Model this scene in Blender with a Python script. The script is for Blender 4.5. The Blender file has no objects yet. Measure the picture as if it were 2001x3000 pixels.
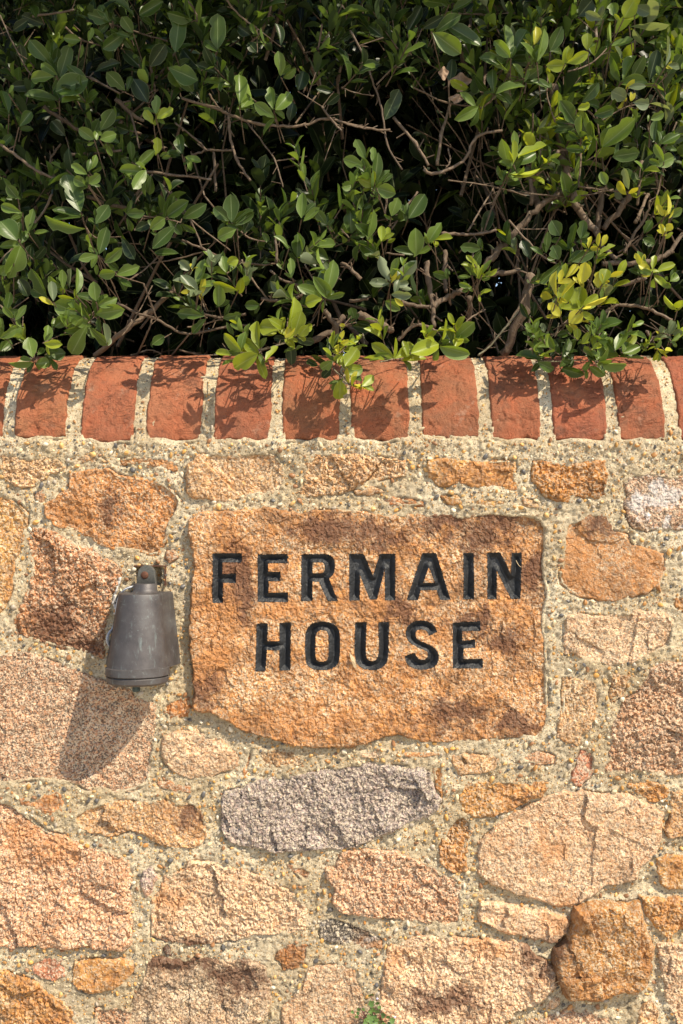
import bpy, bmesh, math, random
import numpy as np
from mathutils import Vector, Matrix, Euler
from mathutils.geometry import delaunay_2d_cdt

random.seed(11)
RNG = np.random.default_rng(5)
SC = bpy.context.scene
COL = SC.collection

# ------------------------------------------------------------------ camera, light
MM = 0.0006            # metres on the wall face for one photograph pixel
D = 2.05                # camera distance from the wall face (face at y = 0)
CX, CZ = 1000.5, 1500.0
cam = bpy.data.cameras.new('camera')
cam.sensor_fit = 'VERTICAL'
cam.angle = 2 * math.atan(0.9 / D)
cam.clip_start = 0.05
cam.clip_end = 600
camo = bpy.data.objects.new('camera', cam)
COL.objects.link(camo)
camo.location = (0, -D, 0)
camo.rotation_euler = (math.radians(90), 0, 0)
SC.camera = camo

SUN = Vector((1.10, -1.0, 1.68)).normalized()      # towards the sun
world = bpy.data.worlds.new('World')
SC.world = world
world.use_nodes = True
wn = world.node_tree.nodes
wl = world.node_tree.links
sky = wn.new('ShaderNodeTexSky')
sky.sky_type = 'NISHITA'
sky.sun_disc = False
sky.sun_elevation = math.asin(SUN.z)
sky.sun_rotation = math.atan2(SUN.x, SUN.y)
bg = wn['Background']
bg.inputs['Strength'].default_value = 0.11
wl.new(sky.outputs['Color'], bg.inputs['Color'])
sun = bpy.data.lights.new('sun', 'SUN')
sun.energy = 4.0
sun.angle = math.radians(0.5)
sun.color = (1.0, 0.89, 0.70)
suno = bpy.data.objects.new('sun', sun)
COL.objects.link(suno)
suno.location = SUN * 20
suno.rotation_euler = SUN.to_track_quat('Z', 'Y').to_euler()

vs = SC.view_settings
vs.view_transform = 'Standard'
vs.look = 'None'
vs.gamma = 1.0
vs.use_curve_mapping = False
vs.exposure = 0.92
SC.cycles.max_bounces = 8
SC.cycles.transparent_max_bounces = 8

# ------------------------------------------------------------------ helpers
def P(px, py, y=0.0):
    s = MM * (D + y) / D
    return Vector(((px - CX) * s, y, (CZ - py) * s))

def link(name, me, mat=None, parent=None, loc=None):
    o = bpy.data.objects.new(name, me)
    COL.objects.link(o)
    if mat is not None and me is not None and not me.materials:
        me.materials.append(mat)
    if parent is not None:
        o.parent = parent
    if loc is not None:
        o.location = loc
    return o

def np_mesh(name, verts, quads=None, tris=None, smooth=True):
    me = bpy.data.meshes.new(name)
    verts = np.asarray(verts, np.float32)
    me.vertices.add(len(verts))
    me.vertices.foreach_set('co', verts.ravel())
    parts, starts, n = [], [], 0
    if quads is not None and len(quads):
        q = np.asarray(quads, np.int32)
        parts.append(q.ravel()); starts.append(np.arange(len(q)) * 4); n = len(q) * 4
    if tris is not None and len(tris):
        t = np.asarray(tris, np.int32)
        parts.append(t.ravel()); starts.append(n + np.arange(len(t)) * 3)
    loops = np.concatenate(parts).astype(np.int32)
    st = np.concatenate(starts).astype(np.int32)
    me.loops.add(len(loops))
    me.loops.foreach_set('vertex_index', loops)
    me.polygons.add(len(st))
    me.polygons.foreach_set('loop_start', st)
    me.polygons.foreach_set('use_smooth', np.full(len(st), smooth))
    me.update(calc_edges=True)
    me.validate()
    return me

_perm = RNG.permutation(4096)
_grad = RNG.normal(size=(4096, 2))
_grad /= np.linalg.norm(_grad, axis=1)[:, None]
_rnd = RNG.random((4096, 3))

def _h(i, j):
    return _perm[(_perm[i & 4095] + j) & 4095]

def perlin(x, y):
    xi = np.floor(x).astype(np.int64); yi = np.floor(y).astype(np.int64)
    fx = x - xi; fy = y - yi
    u = fx * fx * fx * (fx * (fx * 6 - 15) + 10)
    v = fy * fy * fy * (fy * (fy * 6 - 15) + 10)
    def g(a, b):
        gr = _grad[_h(xi + a, yi + b)]
        return gr[..., 0] * (fx - a) + gr[..., 1] * (fy - b)
    n0 = g(0, 0) * (1 - u) + g(1, 0) * u
    n1 = g(0, 1) * (1 - u) + g(1, 1) * u
    return (n0 * (1 - v) + n1 * v) * 1.5

def fbm(x, y, octv=4, gain=0.5):
    s = 0; a = 1.0
    for k in range(octv):
        s = s + a * perlin(x * 2 ** k + 17.3 * k, y * 2 ** k - 9.1 * k)
        a *= gain
    return s

def facets(x, y):
    """chipped facets: tilted little planes, one for each cell"""
    xi = np.floor(x).astype(np.int64); yi = np.floor(y).astype(np.int64)
    best = np.full(x.shape, 1e9); val = np.zeros(x.shape)
    for a in (-1, 0, 1):
        for b in (-1, 0, 1):
            h = _h(xi + a, yi + b)
            cx = xi + a + _rnd[h, 0]; cy = yi + b + _rnd[h, 1]
            dx = x - cx; dy = y - cy
            d = dx * dx + dy * dy
            m = d < best
            g = _grad[h]
            val = np.where(m, (_rnd[h, 2] - 0.5) + 0.9 * (g[..., 0] * dx + g[..., 1] * dy), val)
            best = np.where(m, d, best)
    return val

def sdist(poly, X, Z):
    """signed distance to a polygon, positive inside"""
    p = np.asarray(poly, float)
    q = np.roll(p, -1, axis=0)
    d2 = np.full(X.shape, 1e9)
    ins = np.zeros(X.shape, bool)
    for (x0, z0), (x1, z1) in zip(p, q):
        ex, ez = x1 - x0, z1 - z0
        L = ex * ex + ez * ez
        if L < 1e-14:
            continue
        t = np.clip(((X - x0) * ex + (Z - z0) * ez) / L, 0, 1)
        d2 = np.minimum(d2, (X - x0 - t * ex) ** 2 + (Z - z0 - t * ez) ** 2)
        if abs(ez) > 1e-12:
            c = ((z0 > Z) != (z1 > Z)) & (X < ex * (Z - z0) / ez + x0)
            ins ^= c
    return np.where(ins, 1, -1) * np.sqrt(d2)

def sstep(a, b, x):
    t = np.clip((x - a) / (b - a), 0, 1)
    return t * t * (3 - 2 * t)

def grid_faces(mask_cell):
    """quads for cells in a (nz-1, nx-1) mask; returns quads on full grid indices"""
    nz, nx = mask_cell.shape[0] + 1, mask_cell.shape[1] + 1
    j, i = np.nonzero(mask_cell)
    a = j * nx + i
    return np.stack([a, a + 1, a + nx + 1, a + nx], 1)

def compact(verts, quads):
    used = np.unique(quads)
    mp = np.full(len(verts), -1); mp[used] = np.arange(len(used))
    return verts[used], mp[quads], used

def tube_mesh(name, pts, radii, n=7, jitter=0.0, cap=True):
    pts = [Vector(p) for p in pts]
    V, Q = [], []
    T = []
    for k in range(len(pts)):
        a = pts[max(0, k - 1)]; b = pts[min(len(pts) - 1, k + 1)]
        T.append((b - a).normalized())
    up = Vector((0.31, 0.9, 0.2))
    for k, p in enumerate(pts):
        s = T[k].cross(up).normalized(); t = s.cross(T[k]).normalized()
        for m in range(n):
            an = 2 * math.pi * m / n
            r = radii[k] * (1 + jitter * random.uniform(-1, 1))
            V.append(p + (s * math.cos(an) + t * math.sin(an)) * r)
        if k:
            for m in range(n):
                m2 = (m + 1) % n
                Q.append(((k - 1) * n + m, (k - 1) * n + m2, k * n + m2, k * n + m))
    tr = []
    if cap:
        for k in (0, len(pts) - 1):
            c = len(V); V.append(pts[k])
            for m in range(n):
                a, b = k * n + m, k * n + (m + 1) % n
                tr.append((c, b, a) if k == 0 else (c, a, b))
    return np_mesh(name, np.array([tuple(v) for v in V]), np.array(Q), np.array(tr) if tr else None)

def smooth_path(pts, sub=4):
    """Catmull-Rom through the points"""
    pts = [Vector(p) for p in pts]
    if len(pts) < 3:
        return [pts[0].lerp(pts[-1], k / sub) for k in range(sub + 1)]
    out = []
    for i in range(len(pts) - 1):
        p0 = pts[max(i - 1, 0)]; p1 = pts[i]; p2 = pts[i + 1]; p3 = pts[min(i + 2, len(pts) - 1)]
        for k in range(sub):
            t = k / sub
            out.append(0.5 * ((2 * p1) + (p2 - p0) * t + (2 * p0 - 5 * p1 + 4 * p2 - p3) * t * t + (3 * p1 - p0 - 3 * p2 + p3) * t ** 3))
    out.append(pts[-1])
    return out

def thing(name, label, cat, loc=(0, 0, 0)):
    o = bpy.data.objects.new(name, None)
    COL.objects.link(o)
    o.location = loc
    o.empty_display_size = 0.05
    o['label'] = label
    o['category'] = cat
    return o

# ------------------------------------------------------------------ material helper
class NT:
    def __init__(self, name):
        self.m = bpy.data.materials.new(name)
        self.m.use_nodes = True
        self.t = self.m.node_tree
        self.n = self.t.nodes
        self.b = self.n['Principled BSDF']
        self.out = self.n['Material Output']
    def node(self, typ, **kw):
        x = self.n.new(typ)
        for k, v in kw.items():
            setattr(x, k, v)
        return x
    def put(self, sock, v):
        if hasattr(v, 'links'):
            self.t.links.new(v, sock)
        elif isinstance(v, (tuple, list)) and len(v) == 3 and sock.type == 'RGBA':
            sock.default_value = (*v, 1)
        else:
            sock.default_value = v
    def coord(self, off=True):
        tc = self.node('ShaderNodeTexCoord').outputs['Object']
        if not off:
            return tc
        oi = self.node('ShaderNodeObjectInfo')
        a = self.node('ShaderNodeVectorMath', operation='MULTIPLY_ADD')
        self.put(a.inputs[0], oi.outputs['Random']); a.inputs[1].default_value = (37.1, 53.7, 71.3)
        self.put(a.inputs[2], tc)
        return a.outputs[0]
    def noise(self, co, scale, detail=3, rough=0.55, dist=0.0):
        x = self.node('ShaderNodeTexNoise')
        self.put(x.inputs['Vector'], co)
        x.inputs['Scale'].default_value = scale; x.inputs['Detail'].default_value = detail
        x.inputs['Roughness'].default_value = rough; x.inputs['Distortion'].default_value = dist
        return x.outputs['Fac']
    def voro(self, co, scale, out='Color', feature='F1', rnd=1.0):
        x = self.node('ShaderNodeTexVoronoi', feature=feature)
        self.put(x.inputs['Vector'], co)
        x.inputs['Scale'].default_value = scale
        x.inputs['Randomness'].default_value = rnd
        return x.outputs[out]
    def sep(self, c, ch='Red'):
        x = self.node('ShaderNodeSeparateColor'); self.put(x.inputs[0], c)
        return x.outputs[ch]
    def ramp(self, f, stops, interp='LINEAR'):
        x = self.node('ShaderNodeValToRGB'); self.put(x.inputs[0], f)
        e = x.color_ramp; e.interpolation = interp
        while len(e.elements) < len(stops):
            e.elements.new(0.5)
        for el, (p, c) in zip(e.elements, stops):
            el.position = p
            el.color = (*c, 1) if isinstance(c, tuple) else (c, c, c, 1)
        return x.outputs['Color']
    def mix(self, f, a, b, mode='MIX'):
        x = self.node('ShaderNodeMix', data_type='RGBA', blend_type=mode)
        x.clamp_factor = True
        self.put(x.inputs[0], f); self.put(x.inputs[6], a); self.put(x.inputs[7], b)
        return x.outputs[2]
    def math(self, op, a, b=None, c=None, clamp=False):
        x = self.node('ShaderNodeMath', operation=op, use_clamp=clamp)
        self.put(x.inputs[0], a)
        if b is not None: self.put(x.inputs[1], b)
        if c is not None: self.put(x.inputs[2], c)
        return x.outputs[0]
    def prop(self, name):
        x = self.node('ShaderNodeAttribute', attribute_type='OBJECT', attribute_name=name)
        return x.outputs['Fac']
    def ocol(self):
        return self.node('ShaderNodeObjectInfo').outputs['Color']
    def bump(self, h, strength=0.5, dist=0.002, normal=None):
        x = self.node('ShaderNodeBump')
        self.put(x.inputs['Strength'], strength); x.inputs['Distance'].default_value = dist
        self.put(x.inputs['Height'], h)
        if normal is not None: self.put(x.inputs['Normal'], normal)
        return x.outputs[0]
    def set(self, **kw):
        for k, v in kw.items():
            self.put(self.b.inputs[k.replace('_', ' ')], v)
        return self.m
# ------------------------------------------------------------------ stone, mortar, brick materials
def granite():
    t = NT('granite')
    co = t.coord()
    base = t.ocol()
    w = t.node('ShaderNodeTexNoise'); t.put(w.inputs['Vector'], co); w.inputs['Scale'].default_value = 160
    wv = t.node('ShaderNodeVectorMath', operation='MULTIPLY_ADD')
    t.put(wv.inputs[0], w.outputs['Color']); wv.inputs[1].default_value = (0.006,) * 3; t.put(wv.inputs[2], co)
    cw = wv.outputs[0]
    g1 = t.sep(t.voro(cw, 290))                       # big crystals
    g2 = t.sep(t.voro(cw, 480), 'Green')              # small dark mica flakes
    g3 = t.sep(t.voro(cw, 400), 'Blue')
    # crystals: pale quartz, stone colour, warm feldspar
    pale = t.mix(0.52, base, (0.70, 0.57, 0.40))
    warm = t.mix(0.5, base, (0.52, 0.21, 0.09))
    c = t.mix(t.ramp(g1, [(0.0, 0.0), (0.3, 0.0), (0.42, 1.0)]), pale, base)
    c = t.mix(t.math('MULTIPLY', t.ramp(g1, [(0.66, 0.0), (0.78, 1.0)]), t.prop('warm')), c, warm)
    c = t.mix(t.math('MULTIPLY', t.ramp(g3, [(0.74, 0.0), (0.84, 0.55)]), 1.0), c, (0.66, 0.56, 0.42))
    dk = t.math('MULTIPLY', t.ramp(g2, [(0.64, 0.0), (0.74, 1.0)]), t.prop('mica'))
    c = t.mix(dk, c, (0.055, 0.042, 0.034))
    # iron staining in patches with a shape of their own
    rn = t.noise(co, 13, 5, 0.62, 0.4)
    rm = t.math('MULTIPLY', t.ramp(rn, [(0.42, 0.0), (0.60, 1.0)]), t.prop('rust'), clamp=True)
    rust = t.mix(t.ramp(t.noise(co, 90, 3), [(0.35, 0.0), (0.65, 1.0)]), (0.20, 0.075, 0.025), (0.46, 0.20, 0.055))
    c = t.mix(t.math('MULTIPLY', rm, 0.75), c, rust)
    # lichen / dirt
    ln = t.ramp(t.noise(co, 38, 6, 0.7), [(0.58, 0.0), (0.66, 1.0)])
    c = t.mix(t.math('MULTIPLY', ln, t.prop('lichen'), clamp=True), c, (0.62, 0.61, 0.60))
    dn = t.ramp(t.noise(co, 12, 7, 0.70), [(0.50, 0.0), (0.62, 1.0)])
    c = t.mix(t.math('MULTIPLY', dn, t.prop('dark'), clamp=True), c, (0.14, 0.078, 0.042))
    v = t.ramp(t.noise(co, 45, 4, 0.65), [(0.3, 0.72), (0.7, 1.22)])
    c = t.mix(1.0, c, v, 'MULTIPLY')
    # stains seen on single stones: R dark iron, G white lichen, B orange
    sa = t.node('ShaderNodeVertexColor', layer_name='stain').outputs['Color']
    gn = t.noise(co, 170, 4, 0.75)
    def stain(ch, lo, hi):
        q = t.math('ADD', t.sep(sa, ch), t.math('MULTIPLY_ADD', gn, 1.7, -0.85))
        return t.ramp(q, [(lo, 0.0), (hi, 0.85)])
    c = t.mix(t.math('MULTIPLY', stain('Blue', .22, .80), .65), c, (0.43, 0.185, 0.06))
    c = t.mix(stain('Red', .20, .72), c, (0.115, 0.05, 0.027))
    c = t.mix(t.math('MULTIPLY', stain('Green', .34, .70), .6), c, (0.60, 0.585, 0.57))
    h = t.math('MULTIPLY_ADD', t.noise(cw, 380, 5, 0.75), 0.8, t.math('MULTIPLY', t.voro(cw, 300, 'Distance'), 0.4))
    h2 = t.math('MULTIPLY_ADD', g2, 0.16, h)
    t.set(Base_Color=c, Roughness=t.ramp(g1, [(0.0, 0.5), (1.0, 0.85)]), Normal=t.bump(h2, t.prop('grain'), 0.0032))
    t.b.inputs['Specular IOR Level'].default_value = 0.35
    return t.m

def mortar_mat():
    t = NT('lime_mortar')
    co = t.coord(False)
    n1 = t.noise(co, 9, 5, 0.6)
    c = t.ramp(n1, [(0.3, (0.48, 0.37, 0.22)), (0.47, (0.65, 0.535, 0.355)), (0.68, (0.77, 0.67, 0.49))])
    g = t.voro(co, 520)
    gr = t.sep(g)
    c = t.mix(t.ramp(gr, [(0.84, 0.0), (0.90, 0.6)]), c, (0.42, 0.22, 0.07))
    c = t.mix(t.ramp(t.sep(g, 'Green'), [(0.90, 0.0), (0.94, 0.75)]), c, (0.10, 0.085, 0.07))
    c = t.mix(t.ramp(t.sep(g, 'Blue'), [(0.78, 0.0), (0.86, 0.5)]), c, (0.74, 0.64, 0.47))
    dt = t.ramp(t.noise(co, 5.5, 6, 0.68, 0.5), [(0.42, 0.4), (0.58, 0.0)])
    c = t.mix(dt, c, (0.36, 0.265, 0.155))
    # black lichen crust in the lower joints
    bl = t.noise(co, 30, 7, 0.72)
    lo = t.node('ShaderNodeSeparateXYZ'); t.put(lo.inputs[0], co)
    low = t.ramp(t.math('MULTIPLY_ADD', lo.outputs['Z'], 1.0, 1.0), [(0.2, 1.0), (0.42, 0.0)])
    c = t.mix(t.math('MULTIPLY', t.ramp(bl, [(0.55, 0.0), (0.64, 0.8)]), low), c, (0.05, 0.048, 0.04))
    v = t.ramp(t.noise(co, 60, 4, 0.7), [(0.3, 0.72), (0.7, 1.15)])
    c = t.mix(1.0, c, v, 'MULTIPLY')
    h = t.math('MULTIPLY_ADD', t.noise(co, 330, 5, 0.75), 1.0, t.math('MULTIPLY', gr, 0.35))
    t.set(Base_Color=c, Roughness=0.9, Normal=t.bump(h, 0.9, 0.0045))
    t.b.inputs['Specular IOR Level'].default_value = 0.2
    return t.m

def pebble_mat(attr):
    t = NT('pebble' if not attr else 'fine_gravel')
    if attr:
        base = t.node('ShaderNodeVertexColor', layer_name='tint').outputs['Color']
    else:
        base = t.ocol()
    co = t.coord(False)
    c = t.mix(t.ramp(t.noise(co, 260, 3), [(0.35, 0.0), (0.7, 0.2)]), base, (0.55, 0.42, 0.26))
    t.set(Base_Color=c, Roughness=0.42)
    return t.m

def brick_mat():
    t = NT('red_brick')
    co = t.coord()
    n = t.noise(co, 22, 5, 0.6, 0.3)
    base = t.ocol()
    c = t.mix(t.ramp(n, [(0.38, 0.0), (0.68, 0.8)]), base, (0.35, 0.085, 0.034))
    c = t.mix(t.ramp(t.noise(co, 30, 6, 0.7, 0.6), [(0.53, 0.0), (0.68, 0.7)]), c, (0.19, 0.085, 0.05))
    c = t.mix(t.ramp(t.noise(co, 11, 4, 0.6), [(0.54, 0.0), (0.70, 0.5)]), c, (0.36, 0.15, 0.08))
    sand = t.noise(co, 620, 3, 0.7)
    c = t.mix(t.ramp(sand, [(0.42, 0.0), (0.68, 0.45)]), c, (0.36, 0.17, 0.09))
    c = t.mix(t.ramp(t.voro(co, 190, 'Distance'), [(0.06, 0.8), (0.17, 0.0)]), c, (0.13, 0.045, 0.025))
    # creases pressed into the face
    st = t.node('ShaderNodeMapping'); t.put(st.inputs['Vector'], co); st.inputs['Scale'].default_value = (1, 2.6, 2.6)
    st.inputs['Rotation'].default_value = (0.2, 0.3, 0.1)
    cr = t.ramp(t.noise(st.outputs[0], 20, 5, 0.6, 1.2), [(0.47, 1.0), (0.50, 0.0), (0.53, 1.0)])
    cm = t.ramp(t.noise(co, 16, 2), [(0.48, 0.0), (0.60, 1.0)])
    crk = t.math('MULTIPLY', t.math('SUBTRACT', 1.0, cr), cm)
    c = t.mix(t.math('MULTIPLY', crk, 0.15), c, (0.17, 0.055, 0.03))
    # sparse pits
    c = t.mix(t.ramp(t.noise(co, 26, 6, 0.75), [(0.60, 0.0), (0.70, 0.35)]), c, (0.40, 0.30, 0.22))
    c = t.mix(t.ramp(t.noise(co, 17, 5, 0.7, 0.3), [(0.58, 0.0), (0.70, 0.55)]), c, (0.10, 0.055, 0.04))
    h = t.math('MULTIPLY_ADD', t.noise(co, 300, 5, 0.75), 0.9, t.math('MULTIPLY', crk, -0.5))
    pore = t.ramp(t.voro(co, 330, 'Distance'), [(0.10, 1.0), (0.30, 0.0)])
    pm = t.ramp(t.noise(co, 40, 4, .7), [(0.42, 0.0), (0.6, 1.0)])
    pp = t.math('MULTIPLY', pore, pm)
    c = t.mix(t.math('MULTIPLY', pp, 0.7), c, (0.09, 0.035, 0.022))
    h = t.math('MULTIPLY_ADD', t.noise(co, 110, 6, 0.75), 0.9, h)
    h = t.math('MULTIPLY_ADD', pp, -0.9, h)
    t.set(Base_Color=c, Roughness=0.85, Normal=t.bump(h, 1.0, 0.0030))
    t.b.inputs['Specular IOR Level'].default_value = 0.25
    return t.m

def letter_mat():
    t = NT('black_paint')
    co = t.coord(False)
    n = t.noise(co, 260, 4, 0.7)
    c = t.ramp(t.noise(co, 60, 4, 0.7), [(0.4, (0.009, 0.010, 0.012)), (0.75, (0.024, 0.025, 0.028))])
    t.set(Base_Color=c, Roughness=t.ramp(n, [(0.3, 0.34), (0.7, 0.6)]), Normal=t.bump(n, 0.7, 0.0022))
    return t.m

M_GRAN, M_MORT, M_BRICK, M_LET = granite(), mortar_mat(), brick_mat(), letter_mat()
M_PEB, M_GRAVEL = pebble_mat(False), pebble_mat(True)

# ------------------------------------------------------------------ ground and soil (outside the frame, they carry the light)
def plain(name, c, r=0.9, sc=40):
    t = NT(name)
    co = t.coord(False)
    v = t.ramp(t.noise(co, sc, 5, 0.7), [(0.3, tuple(k * 0.7 for k in c)), (0.7, tuple(min(1, k * 1.25) for k in c))])
    t.set(Base_Color=v, Roughness=r, Normal=t.bump(t.noise(co, sc * 5, 4), 0.6, 0.004))
    return t.m

def sheet(name, x0, x1, y0, y1, z, mat):
    me = np_mesh(name, np.array([(x0, y0, z), (x1, y0, z), (x1, y1, z), (x0, y1, z)]), np.array([(0, 1, 2, 3)]), smooth=False)
    o = link(name, me, mat)
    o['kind'] = 'structure'
    return o
sheet('ground', -150, 150, -150, 150, -1.45, plain('pavement_grit', (0.46, 0.41, 0.33)))
me = bpy.data.meshes.new('soil')
bm = bmesh.new()
bmesh.ops.create_cube(bm, size=1.0, matrix=Matrix.Translation((0, 2.345, -0.70)) @ Matrix.Diagonal((12, 4.0, 1.50, 1)))
bm.to_mesh(me); bm.free()
o = link('soil', me, plain('dark_soil', (0.06, 0.045, 0.03)))
o['kind'] = 'structure'

# ------------------------------------------------------------------ the stones, traced from the photograph
# colour, rust, mica, warm, lichen, dark, roughness, proudness (mm)
K = dict(
    tan=((0.55, 0.335, 0.155), .5, .6, .6, 0, .3, 1.0, 3),
    pale=((0.66, 0.44, 0.26), .35, .5, .8, 0, .15, .9, 4),
    pink=((0.57, 0.335, 0.195), .35, .65, 1, 0, .2, .9, 3),
    smooth=((0.52, 0.305, 0.18), .2, .8, .9, 0, .08, .7, 2),
    orange=((0.54, 0.255, 0.09), .75, .35, .9, 0, .25, .75, 3),
    brown=((0.42, 0.215, 0.11), .6, .6, .9, 0, .35, 1.0, 2),
    ochre=((0.50, 0.26, 0.07), 1, .35, .7, 0, .2, .9, 4),
    deep=((0.44, 0.195, 0.04), 1, .2, .6, 0, .3, .9, 4),
    rust=((0.32, 0.12, 0.035), 1, .1, .8, 0, .35, .8, 2),
    grey=((0.37, 0.295, 0.265), .04, .65, .3, 0, .05, .9, 5),
    greyb=((0.52, 0.37, 0.23), .3, .7, .5, .1, .5, 1.1, 6),
    black=((0.12, 0.11, 0.09), 0, 1, 0, .4, .9, .9, 2),
    red=((0.40, 0.165, 0.10), .3, .5, 1, 0, .2, .9, 3),
    lich=((0.47, 0.29, 0.18), .2, .8, .7, .9, .1, .7, 3),
    name=((0.47, 0.24, 0.09), 1.1, .4, .7, 0, .45, .8, 3),
)
RO = {1: (0, 1200), 2: (1000, 1200), 3: (0, 1900), 4: (1000, 1900), 5: (0, 2400), 6: (1000, 2400)}
S = []
def st(kind, reg, *pts, proud=None, label=None):
    cur = reg; poly = []
    for p in pts:
        if isinstance(p, int):
            cur = p; continue
        ox, oy = RO[cur]
        poly.append((ox + p[0] / 1.568, oy + p[1] / 1.568))
    S.append((kind, poly, proud, label))

st('tan',1,(5,210),(60,205),(130,225),(220,215),(270,230),(295,270),(270,290),(215,295),(200,320),(165,350),(110,360),(60,340),(20,310),(0,270))
st('tan',1,(335,222),(400,215),(470,222),(490,240),(440,245),(360,240))
st('orange',1,(555,225),(620,215),(700,228),(760,222),(800,245),(818,275),(800,285),(740,262),(650,250),(570,255))
st('tan',1,(860,262),(910,215),(990,200),(1080,210),(1170,195),(1260,205),(1300,250),(1310,330),(1290,375),(1200,390),(1110,405),(1040,425),(960,410),(890,405),(860,370),proud=5)
st('tan',1,(1400,260),(1450,205),(1540,200),2,(100,208),(180,222),(290,238),(292,300),(200,318),(150,332),(60,358),1,(1558,385),(1480,395),(1380,400),(1355,385),(1400,340),proud=5)
st('tan',2,(60,375),(150,360),(190,378),(120,392),(70,388))
st('orange',1,(330,300),(410,280),(500,272),(540,300),(610,320),(690,320),(760,345),(815,390),(832,420),(820,470),(780,530),(765,600),(730,665),(690,668),(640,655),(590,645),(520,640),(460,620),(410,580),(340,555),(270,540),(215,490),(215,440),(260,400),(320,360),proud=5,label='big smooth orange pink stone above the bell')
st('ochre',1,(-60,380),(20,395),(80,430),(130,480),(120,550),(100,620),(70,690),(60,800),(40,870),(0,930),(-60,930))
st('brown',1,(155,545),(215,545),(300,590),(340,620),(420,640),(470,680),(530,710),(555,740),(545,800),(510,850),(500,920),(490,1000),(490,1080),(470,1140),(420,1125),(370,1105),(280,1095),(200,1070),(130,1050),(70,1040),(60,980),(90,900),(130,830),(150,740),(140,650),(140,590),proud=4,label='reddish brown rough stone left of the bell')
st('brown',1,(160,390),(200,375),(190,430),(168,412))
st('brown',1,(768,650),(800,640),(815,680),(780,700),(763,680))
st('smooth',3,(-60,30),(50,30),(130,20),(230,55),(330,90),(420,130),(500,160),(600,190),(640,235),(700,245),(722,260),(715,330),(700,400),(715,460),(700,500),(690,560),(675,625),(600,655),(540,662),(480,650),(400,645),(340,620),(280,612),(200,600),(130,610),(60,620),(-60,625),proud=3,label='largest smooth pink granite stone below the bell')
st('rust',3,(755,250),(800,232),(870,228),(872,290),(860,305),(790,328),(755,300),(750,270),label='small square rust brown stone')
st('name',1,(875,520),(895,490),(950,475),(1050,470),(1170,465),(1230,450),(1290,465),(1380,480),(1450,465),(1568,465),2,(100,470),(200,490),(300,480),(400,490),(450,475),(560,490),(680,470),(800,478),(850,475),(920,500),(945,540),(945,640),(935,700),(940,760),(955,850),(940,920),(930,990),(940,1060),(945,1150),4,(950,300),(945,360),(900,410),(820,405),(740,410),(680,425),(560,420),(450,425),(370,425),(320,405),(260,385),(190,400),(120,430),(50,445),(0,452),3,(1480,445),(1400,440),(1320,430),(1240,400),(1150,380),(1110,360),(1060,330),(1000,300),(970,280),(895,275),(900,200),(895,120),(890,50),1,(880,1080),(880,950),(885,850),(900,720),(890,640),(880,580),proud=10,label='large flat brown name stone with two rows of carved black letters')
st('ochre',2,(400,240),(470,225),(540,235),(640,240),(750,230),(800,240),(800,365),(760,370),(700,360),(640,360),(560,340),(520,340),(470,358),(440,345),(400,315))
st('deep',2,(880,240),(950,240),(1040,250),(1120,240),(1210,235),(1220,300),(1215,375),(1225,400),(1160,415),(1090,395),(1060,400),(1040,425),(990,420),(940,400),(915,365),(880,330),(875,290),label='deep ochre stone under the coping')
st('rust',2,(185,420),(230,405),(300,412),(370,425),(375,440),(310,447),(230,435))
st('ochre',2,(460,400),(520,395),(570,415),(560,435),(490,432))
st('ochre',2,(610,410),(690,405),(760,430),(700,447),(640,448),(610,440))
st('tan',2,(820,410),(880,420),(905,445),(850,440))
st('lich',2,(1300,340),(1330,300),(1420,290),(1500,305),(1640,315),(1640,550),(1540,550),(1470,545),(1400,558),(1340,540),(1310,490),(1300,430),(1320,400),label='pink stone with white lichen patch')
st('orange',2,(1140,480),(1200,480),(1230,520),(1250,560),(1310,575),(1330,620),(1400,640),(1475,660),(1470,740),(1460,830),(1440,810),(1400,840),(1310,860),(1260,875),(1180,870),(1110,860),(1060,845),(1010,800),(1000,755),(1025,680),(1020,590),(1035,520),(1090,505),proud=5)
st('pale',2,(1040,950),(1110,940),(1200,955),(1290,935),(1380,925),(1480,930),(1530,960),(1525,1040),(1510,1090),(1440,1120),(1370,1150),(1290,1160),(1230,1175),(1150,1160),(1090,1140),(1060,1110),(1030,1120),(1025,1040))
st('ochre',2,(1520,870),(1640,850),(1640,930),(1540,925))
st('tan',4,(1020,140),(1080,140),(1140,150),(1180,180),(1165,260),(1160,330),(1140,370),(1100,400),(1085,445),(1030,425),(990,405),(1000,350),(1015,270),(1015,200))
st('tan',4,(1245,115),(1290,115),(1330,125),(1300,170),(1290,220),(1240,240),(1235,200),(1255,150))
st('pink',4,(1420,90),(1500,65),(1640,60),(1640,570),(1520,575),(1440,570),(1380,555),(1300,570),(1220,570),(1190,550),(1230,500),(1235,440),(1240,350),(1280,290),(1300,240),(1360,200),(1400,140),proud=6)
st('red',4,(1100,475),(1150,470),(1170,500),(1160,560),(1130,600),(1100,630),(1055,605),(1060,570),(1080,540),(1085,500),label='small dull red stone')
st('ochre',4,(1320,630),(1400,615),(1480,620),(1510,640),(1490,680),(1440,705),(1400,695),(1350,655))
st('tan',4,(510,490),(570,480),(640,490),(720,500),(730,545),(680,565),(600,570),(540,570),(510,540))
st('pink',4,(830,490),(900,475),(980,495),(970,525),(880,530),(830,515))
st('ochre',4,(560,615),(640,610),(700,615),(760,605),(860,620),(930,610),(950,640),(920,670),(870,690),(820,720),(760,750),(700,760),(620,770),(560,765),(540,720),(545,660),proud=7)
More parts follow.
